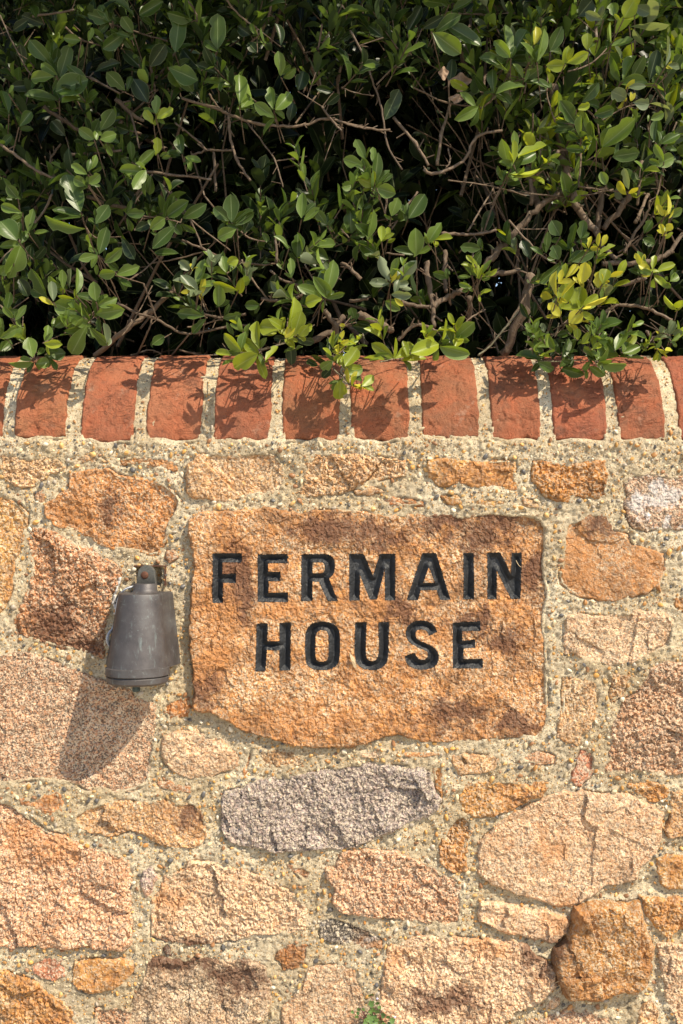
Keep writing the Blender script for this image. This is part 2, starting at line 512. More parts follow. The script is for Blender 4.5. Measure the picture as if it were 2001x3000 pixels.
st('grey',3,(1020,690),(1030,660),(1110,640),(1200,600),(1290,590),(1400,580),(1480,560),4,(0,540),(50,530),(160,530),(260,540),(360,545),(408,542),(425,640),(455,690),(440,740),(400,770),(340,790),(290,800),(250,830),(180,860),(90,900),(0,915),3,(1480,910),(1400,925),(1280,930),(1150,910),(1060,890),(1030,850),(1020,780),proud=8,label='long pale grey speckled granite stone')
st('deep',4,(418,545),(462,548),(466,600),(462,675),(440,640),(428,600))
st('tan',3,(335,790),(345,760),(400,730),(470,710),(560,700),(650,705),(740,700),(820,710),(890,705),(930,750),(945,800),(950,860),(920,900),(860,918),(790,910),(700,880),(660,850),(600,830),(540,850),(480,860),(420,840),(370,820),proud=6)
st('rust',3,(95,690),(160,695),(220,680),(265,660),(290,710),(280,745),(235,765),(190,745),(130,730),(100,710))
st('pale',3,(750,400),(810,385),(900,370),(950,400),(1030,420),(1080,460),(1110,500),(1080,550),(1020,565),(950,590),(880,590),(810,570),(760,530),(745,470))
st('tan',3,(1195,480),(1250,460),(1320,465),(1380,500),(1385,530),(1310,545),(1240,545),(1200,525))
st('rust',3,(1145,440),(1165,445),(1165,500),(1150,550),(1120,585),(1116,550),(1130,490))
st('rust',3,(725,620),(780,612),(830,630),(875,635),(870,655),(810,655),(750,640))
st('pale',4,(80,480),(200,470),(210,490),(150,498),(80,495))
st('orange',4,(280,485),(360,480),(450,482),(450,492),(350,497),(285,500))
st('deep',6,(480,50),(520,-5),(560,-20),(600,10),(600,60),(575,120),(580,180),(570,240),(510,240),(455,200),(450,130),proud=6)
st('pale',6,(640,100),(700,50),(720,10),(800,-30),(880,-70),(940,-110),(1000,-125),(1100,-130),(1200,-115),(1300,-120),(1380,-90),(1440,-60),(1475,-30),(1470,60),(1450,130),(1420,180),(1370,220),(1350,270),(1300,290),(1220,300),(1150,345),(1100,375),(1040,400),(990,400),(900,370),(800,340),(700,300),(630,250),(625,170),proud=13,label='big pale salmon stone at the right')
st('pink',6,(0,150),(100,140),(170,150),(250,145),(330,180),(400,220),(480,260),(550,305),(555,380),(550,440),(540,485),(480,490),(420,475),(350,470),(270,455),(180,450),(100,440),(0,425),5,(1530,380),(1540,310),(1505,270),(1500,230),(1540,215),proud=8)
st('pale',6,(635,380),(700,375),(780,390),(860,410),(950,420),(1020,450),(1050,470),(1030,520),(990,560),(930,555),(860,540),(760,515),(690,490),(635,465),proud=14)
st('deep',6,(1070,400),(1130,380),(1230,375),(1310,385),(1370,370),(1385,430),(1400,500),(1430,570),(1425,680),(1400,760),(1360,800),(1300,790),(1200,825),(1100,825),(1030,815),(985,720),(970,680),(975,600),(1030,540),(1055,460),proud=24,label='chunky orange ochre rock that sticks out furthest')
st('ochre',6,(1370,350),(1450,360),(1640,355),(1640,480),(1540,510),(1500,540),(1450,500),(1400,440),proud=9)
st('ochre',6,(1450,180),(1500,160),(1640,170),(1640,320),(1500,320),(1470,290),(1450,230),proud=9)
st('tan',6,(1510,-130),(1640,-150),(1640,80),(1500,85),(1485,50),(1510,0),proud=7)
st('pale',6,(1450,570),(1500,560),(1640,600),(1640,1000),(1560,960),(1500,850),(1480,780),(1460,650),proud=8)
st('pale',6,(345,535),(450,535),(560,545),(680,550),(780,545),(850,570),(880,620),(940,650),(980,700),(985,750),(950,800),(900,840),(800,880),(750,920),(700,1000),(200,1000),(180,850),(185,760),(200,660),(210,590),(270,575),proud=12)
st('black',5,(1465,460),(1520,440),(1568,455),6,(60,480),(130,510),(180,560),(185,590),(130,590),(60,580),(0,570),5,(1500,565),(1470,530),label='small blackish stone')
st('pale',6,(940,860),(960,830),(1000,818),(1010,840),(970,868))
st('pink',6,(790,1000),(850,930),(1000,900),(1040,870),(1150,890),(1240,920),(1265,1000))
st('tan',6,(1345,1000),(1380,850),(1420,830),(1450,870),(1465,1000),proud=7)
st('pink',5,(-60,-110),(0,-84),(60,-64),(130,-14),(200,46),(240,62),(330,90),(400,130),(500,150),(560,170),(590,190),(600,260),(595,400),(605,480),(600,570),(560,600),(470,598),(400,575),(320,592),(240,590),(150,575),(60,585),(-60,580),proud=5,label='big pinkish brown stone at the left edge')
st('pale',5,(700,370),(740,320),(760,260),(840,235),(870,195),(950,200),(1040,215),(1130,240),(1220,270),(1310,320),(1380,370),(1410,410),(1400,500),(1330,520),(1240,525),(1180,530),(1130,550),(1060,555),(960,565),(880,580),(800,560),(730,550),(700,530),(695,450),proud=6)
st('grey',5,(660,230),(700,220),(720,270),(700,340),(670,360),(650,310))
st('brown',5,(1320,210),(1390,215),(1440,240),(1430,260),(1400,290),(1360,255))
st('rust',5,(1285,600),(1340,575),(1420,560),(1415,640),(1370,690),(1310,690),(1270,640))
st('red',5,(170,640),(290,640),(298,720),(240,740),(190,730),(150,680))
st('ochre',5,(345,660),(410,645),(500,640),(610,645),(620,680),(580,740),(520,780),(430,800),(370,785),(340,750),(335,700),proud=6)
st('ochre',5,(-60,690),(40,700),(80,720),(150,740),(220,790),(290,840),(340,890),(350,1000),(-60,1000),proud=6)
st('greyb',5,(690,640),(780,635),(860,640),(960,640),(1060,645),(1150,640),(1220,680),(1240,740),(1245,820),(1230,880),(1180,940),(1100,1000),(600,1000),(590,880),(630,800),(660,740),(670,690),proud=8,label='grey brown weathered stone at the bottom')
st('pink',5,(425,1000),(440,870),(560,860),(595,880),(590,1000))
st('pale',5,(1420,680),(1500,675),(1568,665),6,(60,680),(80,730),(90,790),(105,850),(80,1000),5,(1300,1000),(1300,860),(1390,780),proud=7)
st('black',5,(750,600),(770,582),(790,595),(785,620),(760,620))

# the wall runs on outside the frame: plain stones there
def margin_cells():
    out = []
    for (xa, xb, za, zb) in ((-1.0, -0.655, -1.43, 0.06), (0.655, 1.0, -1.43, 0.06), (-0.645, 0.645, -1.43, -0.945)):
        nx = max(1, round((xb - xa) / 0.19)); nz = max(1, round((zb - za) / 0.125))
        for i in range(nx):
            for j in range(nz):
                cx = xa + (i + .5) * (xb - xa) / nx; cz = za + (j + .5) * (zb - za) / nz
                pl = []
                for k in range(11):
                    a = 2 * math.pi * k / 11
                    c, s = math.cos(a), math.sin(a)
                    f = 0.46 / max(abs(c), abs(s)) * random.uniform(.80, .97)
                    f = min(f, 0.55)
                    pl.append((cx + c * f * (xb - xa) / nx, cz + s * f * (zb - za) / nz))
                out.append(pl)
    return out

wall = thing('stone_wall', 'rubble granite wall in lime mortar with rounded red brick coping and carved name stone', 'wall', (0, 0, -1.45))
WOFF = Vector((0, 0, 1.45))

STONES = []            # (world polygon, kind, proud, label, step)
for kind, poly, proud, label in S:
    STONES.append(([((x - CX) * MM, (CZ - y) * MM) for x, y in poly], kind, proud, label, 0.0018))
for pl in margin_cells():
    STONES.append((pl, random.choice(['tan', 'pink', 'pale', 'ochre', 'orange']), random.uniform(2, 8), None, 0.007))

# letters in photograph pixels
L1 = lambda *p: [(600 + x / 3.136, 1580 + y / 3.136) for x, y in p]
L2 = lambda *p: [(1000 + x / 2.8, 1580 + y / 2.8) for x, y in p]
def rnd_poly(pts, rounds=2):
    for _ in range(rounds):
        q = []
        for a, b in zip(pts, pts[1:] + pts[:1]):
            q.append((a[0] * .75 + b[0] * .25, a[1] * .75 + b[1] * .25)); q.append((a[0] * .25 + b[0] * .75, a[1] * .25 + b[1] * .75))
        pts = q
    return pts
LET = [
 [L1((80,128),(347,128),(340,210),(168,210),(168,318),(290,312),(290,398),(172,395),(172,578),(80,578))],
 [L1((490,138),(762,135),(762,215),(585,215),(585,300),(697,295),(693,380),(587,380),(587,490),(765,485),(765,573),(490,568))],
 [L1((890,138),(1100,135),(1145,143),(1172,163),(1189,195),(1195,245),(1189,298),(1172,332),(1140,355),(1222,562),(1130,562),(1050,390),(990,385),(990,562),(888,562)),
  L1((988,210),(1075,210),(1095,218),(1104,238),(1104,280),(1095,302),(1075,312),(988,312))],
 [L2((65,120),(185,122),(258,300),(318,120),(440,120),(440,498),(357,498),(357,240),(290,490),(232,490),(150,280),(150,500),(65,500))],
 [L2((665,112),(775,112),(895,495),(810,495),(780,415),(650,415),(625,497),(535,497)), L2((717,225),(767,358),(668,358))],
 [L2((1003,112),(1087,112),(1085,492),(1003,492))],
 [L2((1198,110),(1305,110),(1395,295),(1398,112),(1482,110),(1470,488),(1395,490),(1275,255),(1275,490),(1198,490))],
 [L1((482,768),(580,768),(578,930),(690,930),(688,765),(790,760),(788,1195),(690,1195),(690,1010),(572,1010),(562,1200),(470,1200))],
 [rnd_poly(L1((1000,762),(1080,753),(1160,762),(1220,800),(1240,860),(1240,960),(1238,1080),(1218,1150),(1150,1190),(1070,1196),(990,1184),(940,1150),(925,1080),(922,960),(926,860),(955,796)),1),
  rnd_poly(L1((1085,825),(1122,838),(1140,885),(1140,1060),(1128,1108),(1075,1122),(1028,1108),(1013,1060),(1016,890),(1035,840)),1)],
 [L2((113,680),(205,678),(199,850),(198,920),(204,965),(222,990),(250,1000),(280,990),(300,960),(308,920),(303,680),(387,675),(386,900),(382,965),(365,1015),(330,1050),(285,1065),(240,1068),(185,1060),(145,1035),(118,995),(108,930))],
 [L2((785,758),(718,790),(706,760),(690,745),(650,735),(622,743),(607,760),(606,790),(620,818),(648,835),(690,850),(740,873),(775,905),(793,945),(795,985),(780,1025),(752,1050),(705,1064),(650,1068),(602,1060),(560,1038),(532,1005),(520,955),(602,928),(612,955),(628,978),(655,990),(685,986),(705,968),(710,942),(700,918),(672,900),(620,880),(580,860),(548,830),(530,795),(527,755),(540,715),(568,688),(605,670),(650,662),(700,670),(742,692),(770,725))],
 [L2((912,685),(1142,672),(1142,750),(990,750),(992,835),(1100,820),(1100,890),(1000,895),(1000,985),(1160,978),(1157,1055),(915,1055))],
]
LETW = [[[((x - CX) * MM, (CZ - y) * MM) for x, y in ring] for ring in rings] for rings in LET]

def stone_height(kind, poly, proud, X, Z, seed):
    """height (m) proud of the mortar face; negative sinks into it"""
    _, rust, mica, warm, lich, dark, rough, pr = K[kind]
    if proud is not None:
        pr = proud if proud > 20 else proud * .7
    o = seed * 3.7
    d = sdist(poly, X, Z)
    d = d + 0.0045 + 0.0030 * fbm(X * 55 + o, Z * 55, 3)
    small = min(1.0, float(d.max()) / 0.03)
    c = np.mean(np.asarray(poly), 0)
    tilt = random.uniform(-.04, .04), random.uniform(-.05, .03)
    h = -0.013 + (0.013 + pr * 0.001) * (1 - (1 - np.clip(d / ((0.003 if kind == 'name' else 0.0045) + 0.0004 * pr), 0, 1)) ** 2.2)
    h = h + small * ((X - c[0]) * tilt[0] + (Z - c[1]) * tilt[1])
    a = rough * (0.35 + 0.65 * small)
    lump, fsc, fine = random.uniform(.25, .85), random.uniform(.75, 1.5), random.uniform(.4, 1.25)
    if kind == 'name': lump, fsc, fine = .5, 1.1, .75
    if kind == 'smooth': lump, fine = .3, .7
    wx = X + 0.004 * perlin(X * 60 + o, Z * 60); wz = Z + 0.004 * perlin(X * 60, Z * 60 + o)
    h = h + a * lump * 0.0055 * fbm(X * 14 + o, Z * 14 - o, 2) 
    if small > .6:
        h = h + (a * 0.006 * facets(wx * 9.5 + o, wz * 9.5 - o) * sstep(0, 0.015, d) if kind != 'name' else 0)
    h = h + a * lump * 0.0065 * facets(wx * 21 * fsc + o, wz * 21 * fsc) * sstep(0, 0.012, d)
    h = h + a * fine * 0.0015 * facets(wx * 70 * fsc + o, wz * 70 * fsc + o) + a * fine * 0.0027 * facets(wx * 190 + o, wz * 180)
    h = h + a * fine * 0.0018 * fbm(X * 95 + o, Z * 95, 3, .6)
    if kind == 'smooth':
        h = h + 0.002 * sstep(-.1, .3, perlin(X * 6 + 4, Z * 6)) * facets(wx * 60, wz * 60)
    if pr > 20:        # the chunky rock: a ridge with a hollow on its lower left
        h = h + 0.016 * facets(X * 11 + 2.3, Z * 11 + 7.7) * sstep(0, .03, d)
    return h, d

# photograph px: x, y, rx, ry, channel
STAINS = [(960,1545,120,45,0),(1100,1570,100,45,0),(1290,1535,90,35,0),(1450,1535,90,50,0),(1560,1680,60,60,0),(1400,1590,60,35,0),(700,1690,36,90,0),(590,2015,45,60,0),(690,1640,40,50,2),(660,1820,85,90,2),(620,1930,60,70,2),(720,1760,30,60,0),(1480,1880,60,50,0),(1520,2120,70,40,0),(1380,1830,60,40,0),(1260,1870,60,30,2),(1180,1800,60,40,0),(900,2100,120,40,2),(1330,2090,80,40,0),(840,1780,60,40,2),(1100,1760,50,30,2),
 (1880,1470,36,30,1),(1940,1450,30,36,1),(1985,1440,24,40,1),(1960,1520,20,20,1),
 (1690,1690,65,55,2),(1680,1600,50,40,2),(1900,1640,45,45,2),(1760,1535,50,34,0),(330,1490,36,44,0),(230,1480,70,50,2),
 (60,2460,60,70,2),(160,2480,50,50,2),(215,2500,30,30,2),(480,2630,60,50,2),(560,2790,90,50,0),(690,2860,80,50,0),(470,2800,40,40,0),(1640,2680,60,50,2),(1590,2790,70,60,0),(160,1830,70,60,0),(240,1900,60,50,0),(560,2380,60,40,0),(1600,2480,50,60,2),(1120,2800,90,40,2),(1420,2760,80,30,2),(1300,2930,120,30,0)]
for idx, (poly, kind, proud, label, step) in enumerate(STONES):
    p = np.asarray(poly)
    x0, z0 = p.min(0) - 0.006; x1, z1 = p.max(0) + 0.006
    isname = kind == 'name'
    if isname:
        step = 0.0013
    nx = int((x1 - x0) / step) + 2; nz = int((z1 - z0) / step) + 2
    X, Z = np.meshgrid(x0 + np.arange(nx) * step, z0 + np.arange(nz) * step)
    jx = X + (RNG.random(X.shape) - .5) * step * .5; jz = Z + (RNG.random(X.shape) - .5) * step * .5
    rs = random.getstate(); random.seed(900 + idx)
    h, d = stone_height(kind, poly, proud, jx, jz, idx)
    random.setstate(rs)
    if isname:
        dl = np.full(X.shape, -1.0)
        for rings in LETW:
            lx = np.array(rings[0])
            m = (jx > lx[:, 0].min() - .004) & (jx < lx[:, 0].max() + .004) & (jz > lx[:, 1].min() - .004) & (jz < lx[:, 1].max() + .004)
            dd = sdist(rings[0], jx[m], jz[m])
            for hole in rings[1:]:
                dd = np.minimum(dd, -sdist(hole, jx[m], jz[m]))
            dl[m] = np.maximum(dl[m], dd)
        NAME_IDX = idx
        face = h.copy()
        kk = int(.010 / step)
        cs = np.cumsum(np.cumsum(np.pad(face, kk, mode='edge'), 0), 1)
        w_ = 2 * kk - 1
        blur = np.zeros_like(face)
        A_ = cs[w_:, w_:] - cs[:-w_, w_:] - cs[w_:, :-w_] + cs[:-w_, :-w_]
        blur = A_[:face.shape[0], :face.shape[1]] / (w_ * w_)
        h = np.where(dl > 0.0002, np.minimum(h, blur) - np.clip(dl, 0, .008) * 1.15 - 0.0035, h)
        NAME_FACE = (x0, z0, step, face, blur)
    c = p.mean(0)
    V = np.stack([jx.ravel() - c[0], -h.ravel(), jz.ravel() - c[1]], 1)
    cell = (d[:-1, :-1] > -.004) | (d[1:, 1:] > -.004) | (d[:-1, 1:] > -.004) | (d[1:, :-1] > -.004)
    V, Q, _ = compact(V, grid_faces(cell))
    sx, sz = V[:, 0] + c[0], V[:, 2] + c[1]
    me = np_mesh('stone', V, Q, smooth=False)
    sv = np.zeros((len(V), 4), np.float32); sv[:, 3] = 1
    if step < .004:
        qx = sx / MM + CX + 34 * fbm(sx * 26, sz * 26, 4, .6); qy = CZ - sz / MM + 34 * fbm(sx * 26 + 7, sz * 26, 4, .6)
        for ax_, ay_, rx_, ry_, ch in STAINS:
            sv[:, ch] = np.maximum(sv[:, ch], np.exp(-.8 * (((qx - ax_) / rx_) ** 2 + ((qy - ay_) / ry_) ** 2)))
    ca = me.color_attributes.new('stain', 'FLOAT_COLOR', 'POINT')
    ca.data.foreach_set('color', sv.ravel())
    nm = 'name_stone' if isname else 'stone'
    o = link(nm, me, M_GRAN, wall, Vector((c[0], 0, c[1])) + WOFF)
    col, rust, mica, warm, lich, dark, rough, pr = K[kind]
    f = random.uniform(.9, 1.08)
    g = random.uniform(-.02, .02)
    o.color = (col[0] * f, (col[1] + g) * f, (col[2] + g) * f, 1)
    o['grain'] = 0.55 if kind == 'name' else random.uniform(.3, 1.0)
    o['rust'], o['mica'], o['warm'], o['lichen'], o['dark'] = float(rust), float(mica), float(warm), float(lich), float(dark)
    if label:
        o['label'] = label
    if isname:
        NAME = o; NAMEC = c

# ------------------------------------------------------------------ carved letters: V-cut strokes painted black
def name_face(x, z):
    x0, z0, s, f, bl = NAME_FACE
    i = int(round((x - x0) / s)); j = int(round((z - z0) / s))
    i = min(max(i, 0), f.shape[1] - 1); j = min(max(j, 0), f.shape[0] - 1)
    return f[j, i], bl[j, i]
for rings in LETW:
    pts, edges = [], []
    jit = 0.00055
    for ring in rings:
        st0 = len(pts)
        for (xa, za), (xb, zb) in zip(ring, ring[1:] + ring[:1]):
            L = math.hypot(xb - xa, zb - za); n = max(1, int(L / 0.0022))
            for k in range(n):
                t = k / n
                j = jit if k else 0
                pts.append((xa + (xb - xa) * t + random.uniform(-j, j), za + (zb - za) * t + random.uniform(-j, j)))
        m = len(pts) - st0
        edges += [(st0 + k, st0 + (k + 1) % m) for k in range(m)]
    arr = np.array(rings[0])
    gx, gz = np.meshgrid(np.arange(arr[:, 0].min(), arr[:, 0].max(), 0.0011), np.arange(arr[:, 1].min(), arr[:, 1].max(), 0.0011))
    gx = gx.ravel() + (RNG.random(gx.size) - .5) * 2e-4; gz = gz.ravel() + (RNG.random(gz.size) - .5) * 2e-4
    dd = sdist(rings[0], gx, gz)
    for hole in rings[1:]:
        dd = np.minimum(dd, -sdist(hole, gx, gz))
    ok = dd > 0.0007
    allp = pts + list(zip(gx[ok], gz[ok]))
    r = delaunay_2d_cdt([Vector(q) for q in allp], edges, [], 0, 1e-7)
    vc = np.array([tuple(v) for v in r[0]])
    fc = np.array([f for f in r[2] if len(f) == 3])
    cen = vc[fc].mean(1)
    dc = sdist(rings[0], cen[:, 0], cen[:, 1])
    dv = np.abs(sdist(rings[0], vc[:, 0], vc[:, 1]))
    for hole in rings[1:]:
        dc = np.minimum(dc, -sdist(hole, cen[:, 0], cen[:, 1]))
        dv = np.minimum(dv, np.abs(sdist(hole, vc[:, 0], vc[:, 1])))
    fc = fc[dc > 0]
    base, mean = np.array([name_face(x, z) for x, z in vc]).T
    # the paint follows the chisel cut; its rim sits at the stone's face
    cut = np.clip(dv, 0, .0085) * 1.05
    hgt = base * np.clip(1 - dv / .004, 0, 1) + mean * np.clip(dv / .004, 0, 1) - cut + 0.0002 + 0.0004 * fbm(vc[:, 0] * 220, vc[:, 1] * 220, 2)
    V = np.stack([vc[:, 0] - NAMEC[0], -hgt, vc[:, 1] - NAMEC[1]], 1)
    a, b, c3 = V[fc[:, 0]], V[fc[:, 1]], V[fc[:, 2]]
    flip = np.cross(b - a, c3 - a)[:, 1] > 0
    fc[flip] = fc[flip][:, ::-1]
    me = np_mesh('letter', V, None, fc, smooth=True)
    me.set_sharp_from_angle(angle=math.radians(32))
    link('letter', me, M_LET, NAME)

# ------------------------------------------------------------------ brick coping
ZB, R = 0.127, 0.168
BRX = [(-160,-42),(-120,5),(42,190),(238,390),(430,588),(628,792),(828,995),(1030,1200),(1238,1402),(1440,1583),(1622,1778),(1812,1948),(1990,2140)]
BRX = [(-340,-165)] + BRX[1:] + [(2190,2340)]
BRZ = {42: 1285, 238: 1297, 430: 1294, 628: 1295, 828: 1295, 1030: 1296, 1238: 1285, 1440: 1292, 1622: 1293, 1812: 1294}
BRICKS = []
for a, b in BRX:
    BRICKS.append(((a - CX) * MM, (b - CX) * MM, (CZ - BRZ.get(a, 1293)) * MM))
def arc(s):
    """point on the rounded profile, s metres up from the brick's lower edge"""
    return s
for k, (xa, xb, zb) in enumerate(BRICKS):
    w = xb - xa
    inframe = -0.66 < xa < 0.62
    nu = 64 if inframe else 24
    low = 0.016
    tot = low + math.pi * R + low
    sv = np.concatenate([np.linspace(0, low + R * 1.75, 150 if inframe else 50), np.linspace(low + R * 1.75, tot, 40)[1:]])
    uu = np.linspace(0, 1, nu)
    U, Sv = np.meshgrid(uu, sv)
    x = xa - .003 + U * (w + .006)
    o = k * 5.1
    e = np.minimum(U, 1 - U) * (w + .004) + 0.0012 * fbm(Sv * 55 + o, U * 2 + o, 2) 
    eb = (Sv - (low - 0.0005)) + 0.0045 * fbm(U * w * 45 + o, Sv * 20, 3)          # ragged lower edge
    ed = np.minimum(e, eb)
    r = R - 0.012 * (1 - np.clip(ed / 0.0055, 0, 1)) ** 2
    r = r + 0.0022 * perlin(U * w * 14 + o, Sv * 14) + 0.0008 * fbm(U * w * 130 + o, Sv * 90, 3) 
    # creases in the face
    cr = perlin(U * w * 14 + o + .3 * perlin(U * w * 60, Sv * 60), Sv * 26 + o)
    r = r - 0.0016 * np.exp(-(cr / .05) ** 2) * sstep(-.1, .3, perlin(U * w * 9 - o, Sv * 9))
    r = r - 0.0022 * sstep(.40, .65, fbm(U * w * 32 + 2 * o, Sv * 32, 3))
    s2 = Sv - low
    ang = np.clip(s2 / R, 0, math.pi)
    y = R - r * np.cos(ang)
    z = ZB + r * np.sin(ang) + np.minimum(s2, 0) - np.maximum(s2 - math.pi * R, 0) + (zb - ZB) * np.clip(1 - np.maximum(s2, 0) / .03, 0, 1)
    # the sides lean a little, no brick is true
    x = x + random.uniform(-.004, .004) * (Sv / tot) + 0.0015 * perlin(Sv * 25 + o, U * 0 + o)
    c = ((xa + xb) / 2, R, ZB)
    V = np.stack([x.ravel() - c[0], y.ravel() - c[1], z.ravel() - c[2]], 1)
    q = grid_faces(np.ones((len(sv) - 1, nu - 1), bool))
    me = np_mesh('coping_brick', V, q)
    ob = link('coping_brick', me, M_BRICK, wall, Vector(c) + WOFF)
    f = random.uniform(.78, 1.12)
    ob.color = (0.285 * f, 0.103 * f + random.uniform(-.012, .014), 0.053 * f, 1)

# mortar joints over the coping
def coping_mortar():
    x0, x1 = BRICKS[0][0] - .01, BRICKS[-1][1] + .01
    sv = np.concatenate([np.linspace(0, R * 1.75, 130), np.linspace(R * 1.75, math.pi * R, 20)[1:]])
    xs = np.arange(x0, x1, 0.0024)
    X, Sv = np.meshgrid(xs, sv)
    r = R - 0.0042 + 0.0016 * fbm(X * 80, Sv * 80, 4, .6) + 0.0012 * fbm(X * 20 + 5, Sv * 20, 2)
    near = np.zeros(xs.shape, bool); near[:] = True
    for xa, xb, _ in BRICKS:
        near &= ~((xs > xa + .012) & (xs < xb - .012))
    ang = Sv / R
    V = np.stack([X.ravel(), (R - r * np.cos(ang)).ravel(), (ZB + r * np.sin(ang)).ravel()], 1)
    cell = np.ones((len(sv) - 1, len(xs) - 1), bool) & near[None, :-1]
    V, Q, _ = compact(V, grid_faces(cell))
    me = np_mesh('coping_joint', V, Q)
    o = link('coping_mortar', me, M_MORT, wall, WOFF)
coping_mortar()

# ------------------------------------------------------------------ mortar face
HOLE = [((398 - CX) * MM, (CZ - 1660) * MM), ((472 - CX) * MM, (CZ - 1660) * MM), ((472 - CX) * MM, (CZ - 1716) * MM), ((398 - CX) * MM, (CZ - 1716) * MM)]
def mortar_face(xa, xb, za, zb, step):
    nx = int((xb - xa) / step) + 1; nz = int((zb - za) / step) + 1
    X, Z = np.meshgrid(np.linspace(xa, xb, nx), np.linspace(za, zb, nz))
    dmax = np.full(X.shape, -0.05)
    for poly, kind, proud, label, s in STONES:
        p = np.asarray(poly)
        i0 = np.searchsorted(X[0], p[:, 0].min() - .03); i1 = np.searchsorted(X[0], p[:, 0].max() + .03)
        j0 = np.searchsorted(Z[:, 0], p[:, 1].min() - .03); j1 = np.searchsorted(Z[:, 0], p[:, 1].max() + .03)
        if i1 <= i0 or j1 <= j0:
            continue
        sl = (slice(j0, j1), slice(i0, i1))
        dmax[sl] = np.maximum(dmax[sl], sdist(poly, X[sl], Z[sl]))
    for a, b, zz in BRICKS:
        dmax = np.maximum(dmax, np.minimum(np.minimum(X - a, b - X), Z - zz + .006 * perlin(X * 40 + a * 91, Z * 12)))
    return X, Z, dmax
def mortar_height(X, Z, d):
    h = 0.0030 * fbm(X * 22, Z * 22, 3) + 0.0020 * fbm(X * 110, Z * 110, 4, .65) + 0.0015 * facets(X * 130, Z * 130)
    # weathered back away from the stones low on the right, proud near the coping
    h = h + 0.0012 - 0.006 * sstep(.05, .35, X - .1 + 0 * Z) * sstep(-.45, -.65, Z) * sstep(0, .02, -d)
    h = h + 0.003 * sstep(.07, .12, Z) - 0.0062 * sstep(ZB - .006, ZB + .014, Z)
    gap = sstep(.05, .45, perlin(X * 17 + 3, Z * 17)) 
    h = h - 0.006 * gap * np.exp(-((d + .0012) / .0022) ** 2)
    h = h + 0.0014 * np.exp(-((d + .002) / .007) ** 2) * (.4 + perlin(X * 30 + 9, Z * 30))
    h = h - 0.016 * sstep(0.0035, 0.009, d)
    dh = sdist(HOLE, X, Z) 
    h = h - 0.028 * sstep(-0.0008, 0.0016, dh + .0015 * perlin(X * 150, Z * 150))
    # follow the rounding of the coping between the bricks
    up = np.clip(Z - ZB, 0, None)
    h = h - (R - np.sqrt(np.clip(R * R - up * up, 0, None)))
    return h
def add_mortar(xa, xb, za, zb, step):
    X, Z, d = mortar_face(xa, xb, za, zb, step)
    h = mortar_height(X, Z, d)
    V = np.stack([X.ravel(), -h.ravel(), Z.ravel()], 1)
    cell = (d[:-1, :-1] < .011) | (d[1:, 1:] < .011)
    V, Q, _ = compact(V, grid_faces(cell))
    link('mortar', np_mesh('mortar', V, Q), M_MORT, wall, WOFF)
    return X, Z, d, h
MX, MZ, MD, MH = add_mortar(-0.64, 0.64, -0.94, 0.150, 0.0021)
add_mortar(-1.02, -0.64, -1.45, 0.150, 0.006)
add_mortar(0.64, 1.02, -1.45, 0.150, 0.006)
add_mortar(-0.64, 0.64, -1.45, -0.94, 0.006)
# the body of the wall behind the face
me = bpy.data.meshes.new('wall_core')
bm = bmesh.new()
bmesh.ops.create_cube(bm, size=1.0, matrix=Matrix.Translation((0, 0.19, -0.67)) @ Matrix.Diagonal((2.02, 0.28, 1.55, 1)))
bm.to_mesh(me); bm.free()
link('wall_core', me, M_MORT, wall, WOFF)

# ------------------------------------------------------------------ pebbles in the mortar
PEBC = [(.50,.25,.05),(.40,.17,.035),(.55,.33,.11),(.60,.48,.29),(.66,.57,.42),(.36,.30,.23),(.045,.05,.06),(.24,.10,.035),(.52,.28,.08),(.46,.22,.055)]
def peb_template(k, sub):
    bm = bmesh.new()
    bmesh.ops.create_icosphere(bm, subdivisions=sub, radius=1.0)
    rr = random.Random(40 + k)
    ax = Vector((rr.uniform(.8, 1.25), rr.uniform(.55, .8), rr.uniform(.6, .95)))
    cuts = [Vector((rr.uniform(-1, 1), rr.uniform(-1, 1), rr.uniform(-1, 1))).normalized() for _ in range(5)]
    for v in bm.verts:
        p = v.co.copy()
        for cnm in cuts:
            dd = p.dot(cnm)
            if dd > .72:
                p -= cnm * (dd - .72)
        v.co = Vector((p.x * ax.x, p.y * ax.y, p.z * ax.z))
    bm.verts.ensure_lookup_table()
    V = np.array([tuple(v.co) for v in bm.verts]); F = np.array([[v.index for v in f.verts] for f in bm.faces])
    bm.free()
    return V, F
TPL = [peb_template(k, 2 if k < 6 else 1) for k in range(12)]
PEBME = []
for V, F in TPL[:6]:
    m_ = np_mesh('pebble', V, None, F); m_.set_sharp_from_angle(angle=math.radians(40)); m_.materials.append(M_PEB); PEBME.append(m_)
free = np.argwhere((MD < -.0025) & (MZ > -.92) & (np.abs(MX) < .625))
pick = free[RNG.permutation(len(free))]
taken = {}
peb = []
for j, i in pick:
    x, z = MX[j, i], MZ[j, i]
    clus = perlin(np.array([x * 11.0]), np.array([z * 11.0]))[0]
    if random.random() > 0.55 + 0.8 * clus + 0.35 * max(0.0, min(1.0, (z - .07) * 20)):
        continue
    big = random.random()
    r = 0.0013 + 0.0046 * big ** 2.6
    r = min(r, 0.0008 + abs(MD[j, i]))
    key = (int(x / .010), int(z / .010))
    if any(math.hypot(x - a, z - b) < (r + q) * .95 for dx in (-1, 0, 1) for dz in (-1, 0, 1) for a, b, q in taken.get((key[0] + dx, key[1] + dz), ())):
        continue
    taken.setdefault(key, []).append((x, z, r))
    peb.append((r, x, z, MH[j, i]))
    if len(peb) >= 5200:
        break
